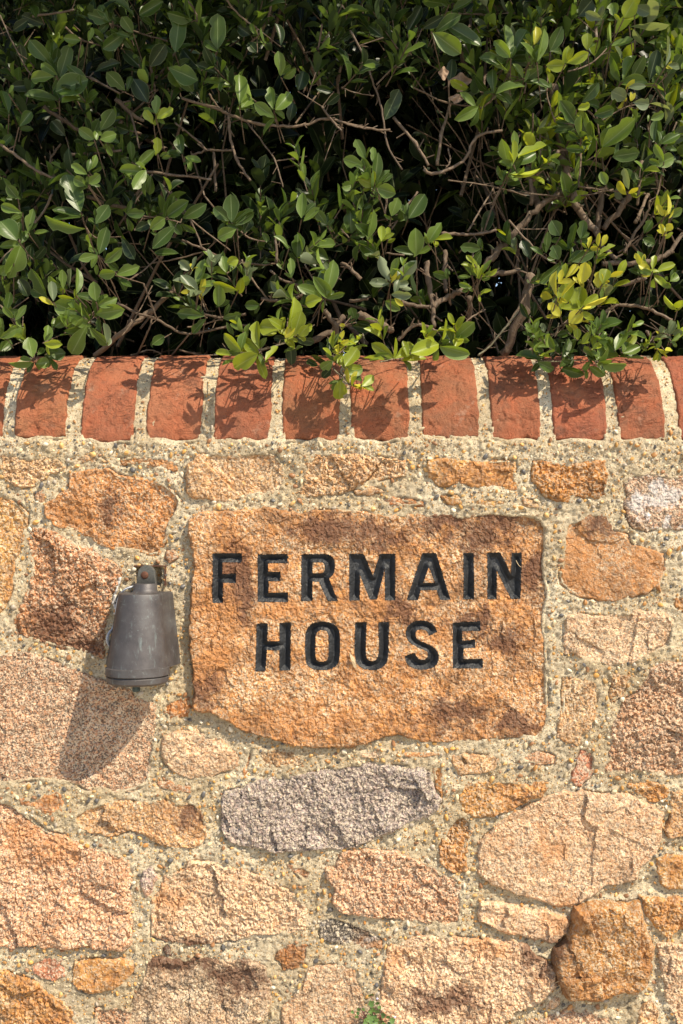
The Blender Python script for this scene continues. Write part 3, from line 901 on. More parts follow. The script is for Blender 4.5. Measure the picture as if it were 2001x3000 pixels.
# pebbles in the coping joints too
for (a0, a1, _), (b0, b1, _) in zip(BRICKS, BRICKS[1:]):
    for _ in range(26):
        s = random.uniform(.01, R * 1.35); xx = random.uniform(a1 + .006, b0 - .006)
        rr = R - 0.0036
        peb.append((random.uniform(.0012, .0034), xx, ZB + rr * math.sin(s / R), -(R - rr * math.cos(s / R))))
peb.sort(reverse=True)
for r, x, z, h in peb[:298]:
    o = link('pebble', random.choice(PEBME), None, wall, Vector((x, -h - r * .30, z)) + WOFF)
    o.scale = (r * random.uniform(.95, 1.25), r, r * random.uniform(.9, 1.15))
    o.rotation_euler = (random.uniform(-.4, .4), random.uniform(0, 6.28), random.uniform(-.4, .4))
    c = random.choice(PEBC[:9]); f = random.uniform(.75, 1.2)
    o.color = (*[min(.8, k * f) for k in c], 1)
    o.location.z += 0
VV, FF, CC, nb = [], [], [], 0
for r, x, z, h in peb[298:]:
    V, F = TPL[6 + random.randrange(6)]
    rot = np.array(Euler((random.uniform(-.5, .5), random.uniform(0, 6.28), random.uniform(-.5, .5))).to_matrix())
    W = (V * r * np.array([1.1, 1, 1])) @ rot.T + np.array([x, -h - r * .25, z])
    VV.append(W); FF.append(F + nb); nb += len(W)
    c = np.array(random.choice(PEBC)) * random.uniform(.7, 1.2)
    CC.append(np.repeat(np.array([[*np.clip(c, 0, .85), 1]]), len(W), 0))
me = np_mesh('fine_gravel', np.concatenate(VV), None, np.concatenate(FF), smooth=False)
ca = me.color_attributes.new('tint', 'FLOAT_COLOR', 'POINT')
ca.data.foreach_set('color', np.concatenate(CC).astype(np.float32).ravel())
o = link('fine_gravel', me, M_GRAVEL, wall, WOFF)
o['kind'] = 'stuff'
wall['kind'] = 'thing'
# ------------------------------------------------------------------ the bronze bell fitting
def bronze():
    t = NT('weathered_bronze')
    co = t.coord(False)
    n = t.noise(co, 28, 5, 0.65)
    c = t.ramp(n, [(0.3, (0.052, 0.046, 0.045)), (0.52, (0.078, 0.069, 0.068)), (0.75, (0.108, 0.106, 0.106))])
    z = t.node('ShaderNodeSeparateXYZ'); t.put(z.inputs[0], co)
    mp = t.node('ShaderNodeMapping'); t.put(mp.inputs['Vector'], co); mp.inputs['Scale'].default_value = (1, 1, 0.16)
    streak = t.ramp(t.noise(mp.outputs[0], 120, 5, 0.7), [(0.58, 0.0), (0.72, 0.55)])
    c = t.mix(streak, c, (0.20, 0.245, 0.235))
    sp = t.ramp(t.noise(co, 420, 3, 0.7), [(0.62, 0.0), (0.72, 0.6)])
    sp2 = t.ramp(t.noise(co, 34, 4, 0.7), [(0.48, 0.0), (0.66, 1.0)])
    c = t.mix(t.math('MULTIPLY', sp, sp2), c, (0.30, 0.38, 0.37))
    pat = t.ramp(t.noise(co, 60, 6, 0.72, 0.5), [(0.60, 0.0), (0.70, 0.45)])
    c = t.mix(pat, c, (0.23, 0.265, 0.25))
    grain = t.noise(co, 500, 3, 0.7)
    t.set(Base_Color=c, Metallic=0.35, Roughness=t.ramp(n, [(0.3, 0.42), (0.7, 0.62)]), Normal=t.bump(grain, 0.35, 0.0008))
    return t.m
M_BRZ = bronze()
def flat(name, c, rough=0.5, metal=0.0, spec=0.5, sc=300, var=0.35):
    t = NT(name)
    co = t.coord(False)
    v = t.ramp(t.noise(co, sc, 4, .65), [(0.3, tuple(k * (1 - var) for k in c)), (0.7, tuple(min(1, k * (1 + var)) for k in c))])
    t.set(Base_Color=v, Roughness=rough, Metallic=metal, Normal=t.bump(t.noise(co, sc * 2, 4), 0.4, 0.001))
    t.b.inputs['Specular IOR Level'].default_value = spec
    return t.m
M_RUST = flat('rusted_iron', (0.095, 0.036, 0.018), .8, .2)
M_CAB = flat('grey_cable', (0.42, 0.43, 0.46), .45)
M_COB = flat('dry_straw', (0.48, 0.36, 0.21), .8)
M_WHITE = flat('old_filler', (0.50, 0.46, 0.41), .85)

BC = P(403, 1850, -0.06)
bell = thing('bronze_bell', 'dark weathered bronze bell shaped fitting screwed to the stone wall', 'bell', (BC.x, 0, BC.z))
def section(hw, front, back_hw, n=30):
    """U shaped outline in x,y: round in front, sides running back to the wall"""
    cy = -(front - hw)
    pts = [(-back_hw, -0.001)]
    for k in range(n + 1):
        a = math.pi + math.pi * k / n
        pts.append((hw * math.cos(a), cy + hw * math.sin(a)))
    pts.append((back_hw, -0.001))
    return pts
def loft(name, rings, mat, parent, cap=True, sharp=40):
    V, Q, T = [], [], []
    n = len(rings[0])
    for r in rings:
        V += r
    for k in range(len(rings) - 1):
        for m in range(n):
            m2 = (m + 1) % n
            Q.append((k * n + m, k * n + m2, (k + 1) * n + m2, (k + 1) * n + m))
    if cap:
        for k in (0, len(rings) - 1):
            c = len(V); V.append(tuple(np.mean(np.array(rings[k]), 0)))
            for m in range(n):
                a, b = k * n + m, k * n + (m + 1) % n
                T.append((c, b, a) if k == 0 else (c, a, b))
    me = np_mesh(name, np.array(V), np.array(Q), np.array(T) if T else None)
    bm = bmesh.new(); bm.from_mesh(me); bmesh.ops.recalc_face_normals(bm, faces=bm.faces); bm.to_mesh(me); bm.free()
    me.set_sharp_from_angle(angle=math.radians(sharp))
    return link(name, me, mat, parent)
def ring(z, hw, front, bhw, dx=0.0):
    return [(x + dx, y, z) for x, y in section(hw, front, bhw)]
zt, zb_ = (1850 - 1741) * .000572, (1850 - 1958) * .000572
body = []
for t_ in np.linspace(0, 1, 14):                    # top to bottom, sides very slightly hollow
    f = .725 + .275 * t_ ** 1.05
    body.append(ring(zt + (zb_ - zt) * t_, .0518 * f, .112 * (0.78 + .22 * t_), .066 * f, .004 * (1 - t_)))
body = [ring(zt + .0022, .0518 * .68, .112 * .765, .062 * .68, .004), ring(zt + .0012, .0518 * .71, .112 * .775, .066 * .71, .004)] + body
loft('bell_body', body, M_BRZ, bell)
# the thickened rim stands only round the front half
def disc(z, r, cy, n=44):
    return [(r * math.cos(2 * math.pi * k / n), cy + r * math.sin(2 * math.pi * k / n), z) for k in range(n)]
CYB = -(.112 - .0518)
loft('rim', [disc(zb_ + .003, .0516, CYB), disc(zb_ + .0012, .0540, CYB), disc(zb_ - .0105, .0545, CYB), disc(zb_ - .012, .0525, CYB)], M_BRZ, bell)
loft('rim_groove', [disc(zb_ - .0118, .0500, CYB), disc(zb_ - .0146, .0500, CYB)], M_BRZ, bell)
loft('end_cap', [disc(zb_ - .0135, .0522, CYB), disc(zb_ - .0145, .0530, CYB), disc(zb_ - .0225, .0522, CYB), disc(zb_ - .0262, .0470, CYB), disc(zb_ - .0275, .030, CYB), disc(zb_ - .0278, .006, CYB)], M_BRZ, bell)
CAPS = flat('green_bronze', (0.055, 0.075, 0.07), .55, .4)
loft('cap_screw', [disc(zb_ - .0270, .0085, CYB - .012, 16), disc(zb_ - .030, .0068, CYB - .012, 16), disc(zb_ - .0335, .0062, CYB - .012, 16), disc(zb_ - .034, .0072, CYB - .012, 16), disc(zb_ - .038, .0068, CYB - .012, 16), disc(zb_ - .0395, .004, CYB - .012, 16)], CAPS, bell)
# neck and the fixing lug on top
NX = .0085
def oval(z, rx, ry, cy, n=36):
    return [(NX + rx * math.cos(2 * math.pi * k / n), cy + ry * math.sin(2 * math.pi * k / n), z) for k in range(n)]
loft('neck', [oval(zt + .0018, .0245, .026, -.034), oval(zt + .0045, .0215, .023, -.033), oval(zt + .009, .0203, .0215, -.032), oval(zt + .0165, .0200, .021, -.031), oval(zt + .0178, .0190, .020, -.031)], M_BRZ, bell)
# lug: an upright tab with a round head, made as an extruded outline
def extrude_xz(name, pts, y0, y1, mat, parent, bevel=.0008):
    n = len(pts)
    c = np.mean(np.array(pts), 0)
    ins = [(x + (c[0] - x) * bevel / .014, z + (c[1] - z) * bevel / .014) for x, z in pts]
    rings = [[(x, y0, z) for x, z in ins], [(x, y0 + bevel, z) for x, z in pts], [(x, y1, z) for x, z in pts]]
    return loft(name, rings, mat, parent)
lug = [(NX - .0162, zt + .0165)]
for k in range(19):
    a = math.pi - math.pi * k / 18
    lug.append((NX + .0012 + .0148 * math.cos(a), zt + .0345 + .0148 * math.sin(a)))
lug.append((NX + .0180, zt + .0165))
extrude_xz('fixing_lug', lug, -.030, -.016, flat('pale_bronze', (0.095, 0.092, 0.082), .5, .35), bell)
def dome(name, c, r, h, mat, parent):
    rings = []
    for t_ in np.linspace(0, 1, 6):
        a = t_ * math.pi / 2
        rr = max(r * math.cos(a), r * .03)
        rings.append([(c[0] + rr * math.cos(2 * math.pi * k / 20), c[1] - h * math.sin(a), c[2] + rr * math.sin(2 * math.pi * k / 20)) for k in range(20)])
    return loft(name, rings, mat, parent)
dome('rusty_screw', (NX - .0015, -.0298, zt + .032), .0068, .0035, M_RUST, bell)
# rusted frame of the recess behind the lug
for k, (xa, xb, za, zb2) in enumerate([(.0300, .0325, .012, .046), (-.0240, .0325, .0460, .0480)]):
    bx = bpy.data.meshes.new('recess_frame'); bm = bmesh.new()
    bmesh.ops.create_cube(bm, size=1, matrix=Matrix.Translation(((xa + xb) / 2 + .008, -.0005, zt + (za + zb2) / 2)) @ Matrix.Diagonal((xb - xa, .012, zb2 - za, 1)))
    bm.to_mesh(bx); bm.free()
    link('recess_frame', bx, M_RUST, bell)
# grey cable looping out on the left
def lp(px, py, y): 
    q = P(px, py, y); return (q.x - BC.x, y, q.z - BC.z)
link('cable', tube_mesh('cable', smooth_path([lp(402,1716,-.012), lp(386,1719,-.03), lp(366,1727,-.032), lp(350,1745,-.022), lp(341,1775,-.012), lp(338,1810,-.008), lp(331,1838,-.010), lp(318,1855,-.016), lp(313,1872,-.018), lp(316,1886,-.014), lp(322,1896,-.008)], 5), [.0016] * 51), M_CAB, bell)
link('cable', tube_mesh('cable', smooth_path([lp(333,1842,-.006), lp(322,1856,-.010), lp(317,1872,-.012), lp(320,1888,-.008)], 5), [.0014] * 16), M_CAB, bell)
# a ragged run of old white filler left of it
for a, b, w in (((352,1692),(344,1716),5),((342,1716),(336,1742),4),((338,1744),(330,1768),6),((334,1768),(336,1800),4)):
    pts = smooth_path([P(a[0], a[1], -.003), P((a[0] + b[0]) / 2 + 3, (a[1] + b[1]) / 2, -.005), P(b[0], b[1], -.003)], 4)
    o = link('filler', tube_mesh('filler', pts, [w * MM * random.uniform(.7, 1.2) for _ in pts], 7, .45), M_WHITE, wall, WOFF)

# ------------------------------------------------------------------ leaves
def leaf_tpl(seed, ns=8, nw=2):
    """unit leaf along +X, blade in XY, face +Z; also uv for midrib and margin"""
    rr = random.Random(seed)
    bend = rr.uniform(-.30, .50); cup = rr.uniform(.12, .55); twist = rr.uniform(-.6, .6)
    bite = rr.uniform(.3, .85) if rr.random() < .3 else -1; bs = rr.choice((-1, 1))
    belly = rr.uniform(.46, .62); wob = rr.uniform(0, 6)
    point = rr.uniform(.42, .62)
    V, UV = [], []
    for i in range(ns + 1):
        t = i / ns
        tt = max(0.0, (t - .035) / .965)
        w = 0.5 * (math.sin(math.pi * tt ** (math.log(.5) / math.log(belly))) ** (point + .03) if 0 < tt < 1 else 0.0)
        w = max(w, .018 if t < .06 else .004)
        z0 = -bend * (t - .2) ** 2
        for j in range(-nw, nw + 1):
            s = j / nw
            ww = w * (1 + .05 * math.sin(9 * t + wob + (2 if s > 0 else 0)))
            if s * bs > 0 and bite > 0: ww *= 1 - .45 * math.exp(-((t - bite) / .09) ** 2)
            y = s * ww
            z = z0 + cup * abs(s) ** 1.4 * ww * .9 + twist * y * t * .6 + .012 * math.sin(14 * t + wob) * abs(s)
            V.append((t, y, z)); UV.append((t, .5 + .5 * s))
    F = []
    m = 2 * nw + 1
    for i in range(ns):
        for j in range(2 * nw):
            a = i * m + j
            F.append((a, a + m, a + m + 1, a + 1))
    return np.array(V), np.array(F), np.array(UV)

def leaf_mat(kind):
    t = NT('leaf_' + kind)
    if kind == 'single':
        base = t.ocol()
    else:
        base = t.node('ShaderNodeVertexColor', layer_name='tint').outputs['Color']
    uv = t.node('ShaderNodeUVMap').outputs[0]
    s = t.node('ShaderNodeSeparateXYZ'); t.put(s.inputs[0], uv)
    v = t.math('ABSOLUTE', t.math('MULTIPLY_ADD', s.outputs['Y'], 2.0, -1.0))
    co = t.coord()
    rib = t.ramp(v, [(0.025, 0.75), (0.075, 0.0)])
    edge = t.ramp(v, [(0.90, 0.0), (0.98, 0.65)])
    c = t.mix(t.ramp(t.noise(co, 4.5 if kind == 'single' else 80, 4, .6), [(0.3, 0.0), (0.75, 0.45)]), base, t.mix(0.5, base, (0.02, 0.05, 0.012)))
    pale = t.mix(0.45, base, (0.36, 0.42, 0.20))
    c = t.mix(rib, c, pale)
    c = t.mix(edge, c, pale)
    # a few brown blemishes
    bl = t.ramp(t.noise(co, 9 if kind == 'single' else 130, 3, .7), [(0.70, 0.0), (0.74, 0.55)])
    c = t.mix(bl, c, (0.16, 0.11, 0.05))
    g = t.node('ShaderNodeNewGeometry')
    uv_ = t.node('ShaderNodeVectorMath', operation='MULTIPLY_ADD'); t.put(uv_.inputs[0], base); uv_.inputs[1].default_value = (1.7, 1.6, 1.8); uv_.inputs[2].default_value = (0.006, 0.008, 0.005); under = uv_.outputs[0]
    c = t.mix(g.outputs['Backfacing'], c, under)
    # side veins
    wv = t.math('MULTIPLY_ADD', v, -0.32, s.outputs['X'])
    vein = t.math('SINE', t.math('MULTIPLY', wv, 75.0))
    h = t.math('MULTIPLY_ADD', vein, 0.10, t.math('MULTIPLY', rib, -0.8))
    t.set(Base_Color=c, Roughness=t.mix(g.outputs['Backfacing'], (0.36,) * 3, (0.75,) * 3), Normal=t.bump(h, 0.06, 0.012 if kind == 'single' else 0.001))
    t.b.inputs['Specular IOR Level'].default_value = 0.32 if kind == 'single' else 0.2
    tr = t.node('ShaderNodeBsdfTranslucent')
    tv = t.node('ShaderNodeVectorMath', operation='MULTIPLY'); t.put(tv.inputs[0], base); tv.inputs[1].default_value = (2.6, 2.4, 1.0); tc = tv.outputs[0]
    t.put(tr.inputs['Color'], tc)
    ms = t.node('ShaderNodeMixShader'); ms.inputs[0].default_value = 0.27
    t.t.links.new(t.b.outputs[0], ms.inputs[1]); t.t.links.new(tr.outputs[0], ms.inputs[2])
    t.t.links.new(ms.outputs[0], t.out.inputs['Surface'])
    return t.m
M_LEAF, M_FOL = leaf_mat('single'), leaf_mat('mass')
def bark():
    t = NT('bark')
    co = t.coord(False)
    base = t.ocol()
    mp = t.node('ShaderNodeMapping'); t.put(mp.inputs['Vector'], co); mp.inputs['Scale'].default_value = (1, 1, .3)
    n = t.noise(mp.outputs[0], 190, 5, .7)
    c = t.mix(t.ramp(n, [(0.35, 0.0), (0.65, 0.8)]), base, t.mix(0.6, base, (0.05, 0.03, 0.02)))
    c = t.mix(t.ramp(t.noise(co, 70, 4, .7), [(0.55, 0.0), (0.7, 0.5)]), c, (0.30, 0.25, 0.20))
    t.set(Base_Color=c, Roughness=0.8, Normal=t.bump(n, 0.9, 0.004))
    return t.m
M_BARK = bark()

TONE = {-1: (0.007, 0.012, 0.004), 0: (0.018, 0.032, 0.008), 1: (0.052, 0.088, 0.015), 2: (0.105, 0.158, 0.026), 3: (0.20, 0.245, 0.018), 4: (0.40, 0.38, 0.036), 5: (0.115, 0.145, 0.075)}  # hedge shade and sun put into the greens; then young, yellow, grey leaves
hedge = thing('hedge', 'dense evergreen hedge with oval leaves and bare brown twigs growing over the wall coping', 'hedge', (0, 0.35, 0.08))
HOFF = Vector((0, -.35, -.08))
LT = [leaf_tpl(s) for s in range(12)]
LMESH = []
for V, F, UV in LT:
    me = np_mesh('leaf', V, F)
    ul = me.uv_layers.new(name='UVMap')
    li = np.zeros(len(me.loops), np.int32); me.loops.foreach_get('vertex_index', li)
    ul.data.foreach_set('uv', UV[li].astype(np.float32).ravel())
    me.materials.append(M_LEAF)
    LMESH.append(me)

def frame(d, n):
    d = d.normalized()
    y = n.cross(d).normalized()
    n2 = d.cross(y)
    return Matrix((d, y, n2)).transposed()

def coping_y(z):
    u = z - ZB
    if u <= 0: return 0.0
    if u >= R: return R
    return R - math.sqrt(R * R - u * u)

# traced leaves: region, base x,y, tip x,y, apparent width, tone
RG = {'A': (0, 0, 1.568), 'B': (1000, 0, 1.568), 'C': (0, 550, 1.568), 'D': (1000, 550, 1.568), 'E': (600, 900, 2.24), 'F': (1400, 900, 2.609)}
LV = {
'A': '''240,300,132,185,75,1;275,355,320,205,70,1;250,350,135,360,65,2;405,365,255,420,115,1;265,460,112,430,55,1;370,185,292,175,45,2;405,190,425,125,30,2;805,240,825,65,90,1;775,310,915,370,95,1;1000,225,1000,62,90,1;995,280,942,275,55,1;1100,480,1105,330,70,2;1260,540,1170,475,60,2;1255,500,1235,395,50,2;1265,505,1340,420,65,2;1290,350,1280,235,55,2;575,415,490,330,75,1;690,305,760,200,80,0;715,525,720,435,45,2;705,570,662,505,45,3;720,545,795,495,50,3;430,640,362,590,55,2;460,640,535,615,55,2;460,600,520,500,70,1;725,705,722,630,48,3;635,760,712,690,50,2;835,705,815,610,55,1;605,740,600,650,40,1;400,800,325,755,45,2;410,785,445,712,35,2;410,845,460,800,50,2;400,850,340,820,55,2;80,910,30,850,55,1;90,580,145,510,55,1;575,150,470,225,70,1;510,95,400,65,70,1;500,100,455,20,45,1;640,70,750,5,60,1;500,0,620,55,40,1;610,150,560,75,60,1;435,330,545,280,50,0;300,625,235,555,60,0;595,600,530,580,50,0;680,470,610,360,85,0;1370,415,1400,320,70,0;1180,240,1140,195,50,0;1530,420,1450,405,40,0;1500,480,1560,430,45,0;1290,210,1275,100,40,0;1150,160,1090,120,60,0;885,90,765,60,45,1;60,140,130,90,50,0;200,110,100,70,60,0;150,390,45,400,55,0;40,520,10,410,50,1;660,790,545,775,50,2;670,780,610,870,60,2;850,720,925,745,35,2;40,430,60,390,20,2;110,300,90,200,50,0;560,230,640,300,70,0;330,330,380,270,60,0;920,320,830,225,60,0;1330,560,1345,470,60,0''',
'B': '''490,20,370,0,50,1;510,50,610,0,40,1;305,150,370,30,60,0;375,130,470,75,50,0;190,170,120,110,60,0;420,150,550,245,90,2;475,110,648,210,80,1;770,260,745,115,40,2;775,265,700,185,60,2;785,255,855,125,75,1;865,250,875,100,30,2;870,280,920,205,50,2;885,205,903,115,38,4;900,280,940,130,45,2;765,325,692,265,30,2;835,360,795,290,30,2;850,360,925,305,55,1;700,430,690,315,55,1;710,430,835,380,45,2;630,490,520,550,60,2;960,235,1015,120,65,1;940,300,1035,300,60,3;1035,290,1135,245,55,3;960,400,870,370,40,1;500,380,510,270,55,0;200,550,265,410,80,0;1080,570,1000,460,75,1;1105,470,1185,380,45,1;1085,500,1140,480,40,3;1100,630,1095,530,30,2;1170,640,1125,510,35,2;1160,530,1255,500,60,1;1200,675,1355,545,85,2;1245,720,1370,700,75,1;1115,690,1030,680,40,1;1280,370,1235,250,45,1;1295,370,1345,240,55,2;1320,390,1390,250,55,1;1310,450,1240,420,75,5;1340,470,1420,480,65,5;1320,400,1400,395,35,5;1415,370,1450,230,65,0;1500,340,1565,250,60,1;1240,210,1340,180,35,2;1240,200,1240,100,20,2;1330,120,1510,105,35,5;1300,80,1345,0,80,3;1260,80,1240,10,60,2;1090,75,1150,0,90,0;1130,230,1130,150,55,3;770,780,740,635,60,2;790,750,785,640,28,3;800,700,790,600,35,2;800,750,900,700,60,1;810,720,945,678,25,3;770,800,915,785,25,3;750,840,830,820,60,1;745,830,720,760,25,2;1215,850,1190,790,45,2;1320,870,1300,770,35,5;1440,650,1450,550,60,1;1440,760,1530,720,70,2;1470,660,1560,610,50,1;110,730,65,640,50,2;100,760,10,730,60,2;150,750,145,675,35,2;155,830,170,700,55,1;150,850,80,820,55,3;165,865,250,890,70,2;45,850,0,860,50,2;1490,300,1500,160,22,5;1200,90,1120,60,50,5;1350,30,1420,60,60,5;1420,550,1480,520,45,2;1480,740,1440,660,40,2''',
'C': '''370,110,300,-63,105,1;390,190,190,150,70,2;80,240,0,150,110,1;95,265,45,420,100,2;130,205,150,95,45,2;100,115,0,80,50,2;440,165,500,80,70,1;455,305,490,180,60,1;480,345,560,275,55,2;445,310,360,330,45,2;455,320,310,340,50,0;455,400,530,390,55,2;535,400,640,360,60,2;700,280,800,180,70,1;580,120,665,115,50,1;690,190,755,140,60,2;620,195,690,160,50,0;770,130,870,60,70,1;840,140,950,75,60,1;1050,150,980,90,60,1;1065,160,1060,30,80,1;1070,160,1130,110,45,1;1085,190,1000,230,70,2;1120,205,1155,140,50,0;395,590,245,530,95,2;440,520,430,430,60,2;450,540,540,510,50,2;440,580,568,560,75,2;400,630,325,770,85,2;350,490,360,365,45,2;290,465,285,375,40,2;295,470,220,410,30,2;245,520,235,430,45,5;340,510,265,495,25,3;320,460,335,370,15,5;215,500,150,365,50,1;30,560,50,480,45,1;70,610,125,540,35,2;0,690,75,650,45,2;250,640,320,590,60,2;410,640,430,690,50,1;490,715,470,620,25,5;210,720,225,630,50,2;200,715,280,720,45,3;150,780,130,690,70,2;150,800,40,800,40,2;165,810,225,800,55,2;210,770,300,760,70,1;0,750,45,700,60,1;700,720,755,680,50,1;870,380,822,335,45,5;885,370,905,315,20,5;905,450,945,330,50,2;910,480,830,400,60,5;905,470,800,410,25,5;930,500,975,425,35,5;940,590,810,575,60,1;1005,545,1005,445,60,2;1090,470,975,440,45,3;1025,600,1110,580,45,1;1040,390,1020,310,50,2;1095,330,1045,345,50,3;1340,410,1335,320,40,2;1365,320,1370,210,70,1;1325,275,1265,215,25,2;1500,490,1535,330,70,2;1480,510,1400,530,65,3;1480,475,1490,370,60,1;1190,540,1125,540,50,1;1510,330,1420,280,70,1;1500,170,1450,100,50,1;1385,140,1390,20,55,2;1190,740,1165,605,60,3;1110,755,1025,670,55,3;1060,770,992,760,28,3;1185,765,1065,830,80,3;1285,650,1190,635,85,3;1320,650,1370,510,45,3;1350,680,1385,565,70,3;1375,680,1415,630,50,3;1355,740,1315,685,40,3;1355,690,1445,710,50,0;1320,700,1255,690,40,0;1335,720,1340,815,55,0;1220,795,1280,735,25,3;1250,480,1270,395,50,0;100,640,30,680,50,2;60,350,0,400,50,2;160,330,210,270,45,0;130,500,90,420,60,0;560,230,620,330,60,0;1310,690,1350,620,40,4''',
'D': '''225,430,175,320,50,5;240,430,345,340,60,5;230,410,265,320,40,2;220,440,130,435,50,5;240,440,310,440,40,5;230,490,325,495,45,5;200,520,265,560,50,2;345,310,340,185,80,2;400,250,455,160,60,2;430,240,510,225,25,3;45,210,40,85,70,1;125,230,150,100,45,2;185,245,185,175,40,3;215,235,215,180,30,3;90,260,165,310,65,1;230,130,260,45,60,2;310,140,380,30,75,1;95,100,60,30,50,1;490,410,420,390,45,1;640,280,545,270,55,1;650,220,690,100,60,0;200,790,100,780,30,3;245,785,140,715,60,3;245,785,340,715,65,3;320,760,445,720,85,3;275,795,390,790,35,3;450,730,590,760,60,2;525,690,612,615,70,2;520,740,545,675,60,3;460,710,482,600,15,3;500,730,495,640,70,0;880,590,890,525,35,0;860,600,820,530,35,0;880,670,845,620,35,2;1005,590,950,530,50,4;1045,620,1110,570,75,4;1005,550,1050,420,75,3;1080,555,1100,455,85,3;1110,560,1180,490,60,3;1105,440,1120,340,70,4;990,500,975,380,35,4;1000,440,1015,375,30,4;1030,415,1090,350,40,4;1180,460,1185,385,50,4;1200,440,1220,370,60,3;1215,410,1295,380,25,4;1135,280,1145,220,25,4;1180,270,1185,205,25,4;1195,270,1220,215,30,4;1180,310,1255,255,30,3;1170,350,1240,285,30,3;1060,340,1160,290,60,1;1010,500,1085,430,20,4;1120,540,1220,490,25,4;1005,220,965,150,70,1;1000,330,970,265,65,1;1045,290,1080,160,35,1;1100,235,1115,150,50,1;940,300,945,200,35,1;1385,395,1365,290,45,2;1430,380,1440,305,35,3;1420,380,1365,355,40,4;1450,385,1535,350,35,3;1440,400,1515,460,40,2;1510,430,1550,400,45,2;1500,120,1500,25,25,4;1480,130,1450,75,30,4;1510,130,1568,95,45,2;1490,200,1520,165,40,4;1485,220,1465,165,30,4;1390,210,1425,150,50,1;1385,235,1440,260,50,1;1540,560,1485,490,30,3;1500,650,1535,615,50,5;1520,670,1568,660,40,5;1455,745,1520,750,25,3;1395,735,1405,690,25,3;1020,340,915,440,60,1;870,330,830,240,60,0;610,350,575,310,25,3;600,400,560,340,30,2;620,390,600,320,28,3;630,420,650,350,28,3;640,400,690,330,30,2;600,460,540,440,30,2;640,480,690,470,22,3;650,400,720,380,25,3;1380,360,1350,300,30,4;60,600,45,550,45,1;70,620,150,640,45,0''',
'E': '''845,270,840,150,40,3;870,235,910,150,30,4;840,350,760,410,75,2;820,380,705,310,45,0;825,300,815,210,55,0;745,385,675,350,50,0;830,400,770,465,60,0;920,390,1000,275,100,3;930,440,1030,400,80,2;950,500,930,400,30,4;890,480,885,615,100,3;1030,520,1105,450,70,3;870,370,900,290,45,3;830,320,775,270,25,3;890,240,945,215,35,4;965,110,960,0,65,0;970,125,1105,140,70,0;880,300,870,240,30,4;980,510,1080,542,16,4;900,130,905,105,40,4''',
'F': '''490,410,290,345,70,1;500,395,425,285,65,1;470,370,560,365,50,3;455,420,585,480,85,1;640,470,815,520,90,1;860,415,805,480,50,2;850,450,965,520,75,2;940,430,1135,430,55,2;915,405,1030,245,95,2;930,410,1080,350,65,2;900,415,830,285,35,2;910,410,870,310,35,2;870,325,950,270,65,3;1050,330,1130,175,90,2;1110,325,1210,205,80,3;1110,350,1235,300,75,2;1080,380,1265,405,45,1;765,250,760,160,65,3;800,280,850,190,50,3;570,400,625,225,90,0;640,390,690,240,60,1;690,370,740,235,70,1;890,215,960,130,70,1;880,220,870,105,35,2;920,260,985,185,55,2;605,215,720,190,65,1;580,200,520,110,45,0;510,190,485,120,50,5;1290,310,1280,240,35,3;1430,330,1485,330,25,4;1410,200,1400,140,40,5;1460,210,1510,110,50,5;1480,260,1550,200,40,2''',
}
def front_y(px, py):
    """where the hedge's outer leaves stand"""
    t = min(max(py / 1000.0, -.8), 1.1)
    y = 0.012 - 0.034 * t
    if px > 1300:
        y += 0.02
    return y
LEAVES = []            # base, tip, normal, width, tone
for reg, txt in LV.items():
    ox, oy, sc = RG[reg]
    for item in txt.split(';'):
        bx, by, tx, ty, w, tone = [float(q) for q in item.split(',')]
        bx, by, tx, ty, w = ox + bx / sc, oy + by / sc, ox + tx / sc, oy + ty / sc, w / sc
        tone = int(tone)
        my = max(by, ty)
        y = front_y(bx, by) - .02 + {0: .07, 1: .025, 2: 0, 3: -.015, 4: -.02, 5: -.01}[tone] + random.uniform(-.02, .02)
        L = math.hypot(tx - bx, ty - by)
        lean = random.uniform(-.45, .15) * L * MM            # tips come forward a little
        if my > 1010:
            zt_ = (CZ - ty) * MM; zb2 = (CZ - by) * MM
            y = min(y, coping_y(zb2) - 0.012 - random.uniform(0, .012))
            lean = min(coping_y(zt_) - 0.016 - y, 0.015)
        b = P(bx, by, y); t_ = P(tx, ty, y + lean)
        d = t_ - b
        app = w * MM; real = 0.46 * d.length
        view = (Vector((0, -D, 0)) - b).normalized()
        y_ax = d.normalized().cross(view).normalized()
        nrm = y_ax.cross(d.normalized()).normalized()
        if nrm.dot(view) < 0: nrm = -nrm
        if app < real:
            roll = math.acos(max(.12, app / real)) * random.choice((-1, 1))
            if tone == 5 and app > 25 * MM: roll = math.pi + roll * .5
        else:
            real = app; roll = random.uniform(-.25, .25)
            if nrm.dot(view) < 0: pass
        # mostly turned to the light: prefer the upper face in view
        nrm = Matrix.Rotation(roll, 3, d.normalized()) @ nrm
        LEAVES.append((b, d, nrm, real * .92, tone))
LEAVES.sort(key=lambda q: -(q[1].length * q[3]) * (1.6 if q[4] >= 2 else 1))
EXTRA = []
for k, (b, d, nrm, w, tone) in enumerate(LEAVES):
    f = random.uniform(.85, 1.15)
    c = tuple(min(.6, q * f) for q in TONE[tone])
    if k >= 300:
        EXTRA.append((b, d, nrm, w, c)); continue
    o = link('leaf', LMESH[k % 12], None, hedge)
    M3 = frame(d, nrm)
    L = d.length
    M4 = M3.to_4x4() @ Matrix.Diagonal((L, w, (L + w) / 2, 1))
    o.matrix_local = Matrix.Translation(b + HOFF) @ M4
    o.color = (*c, 1)

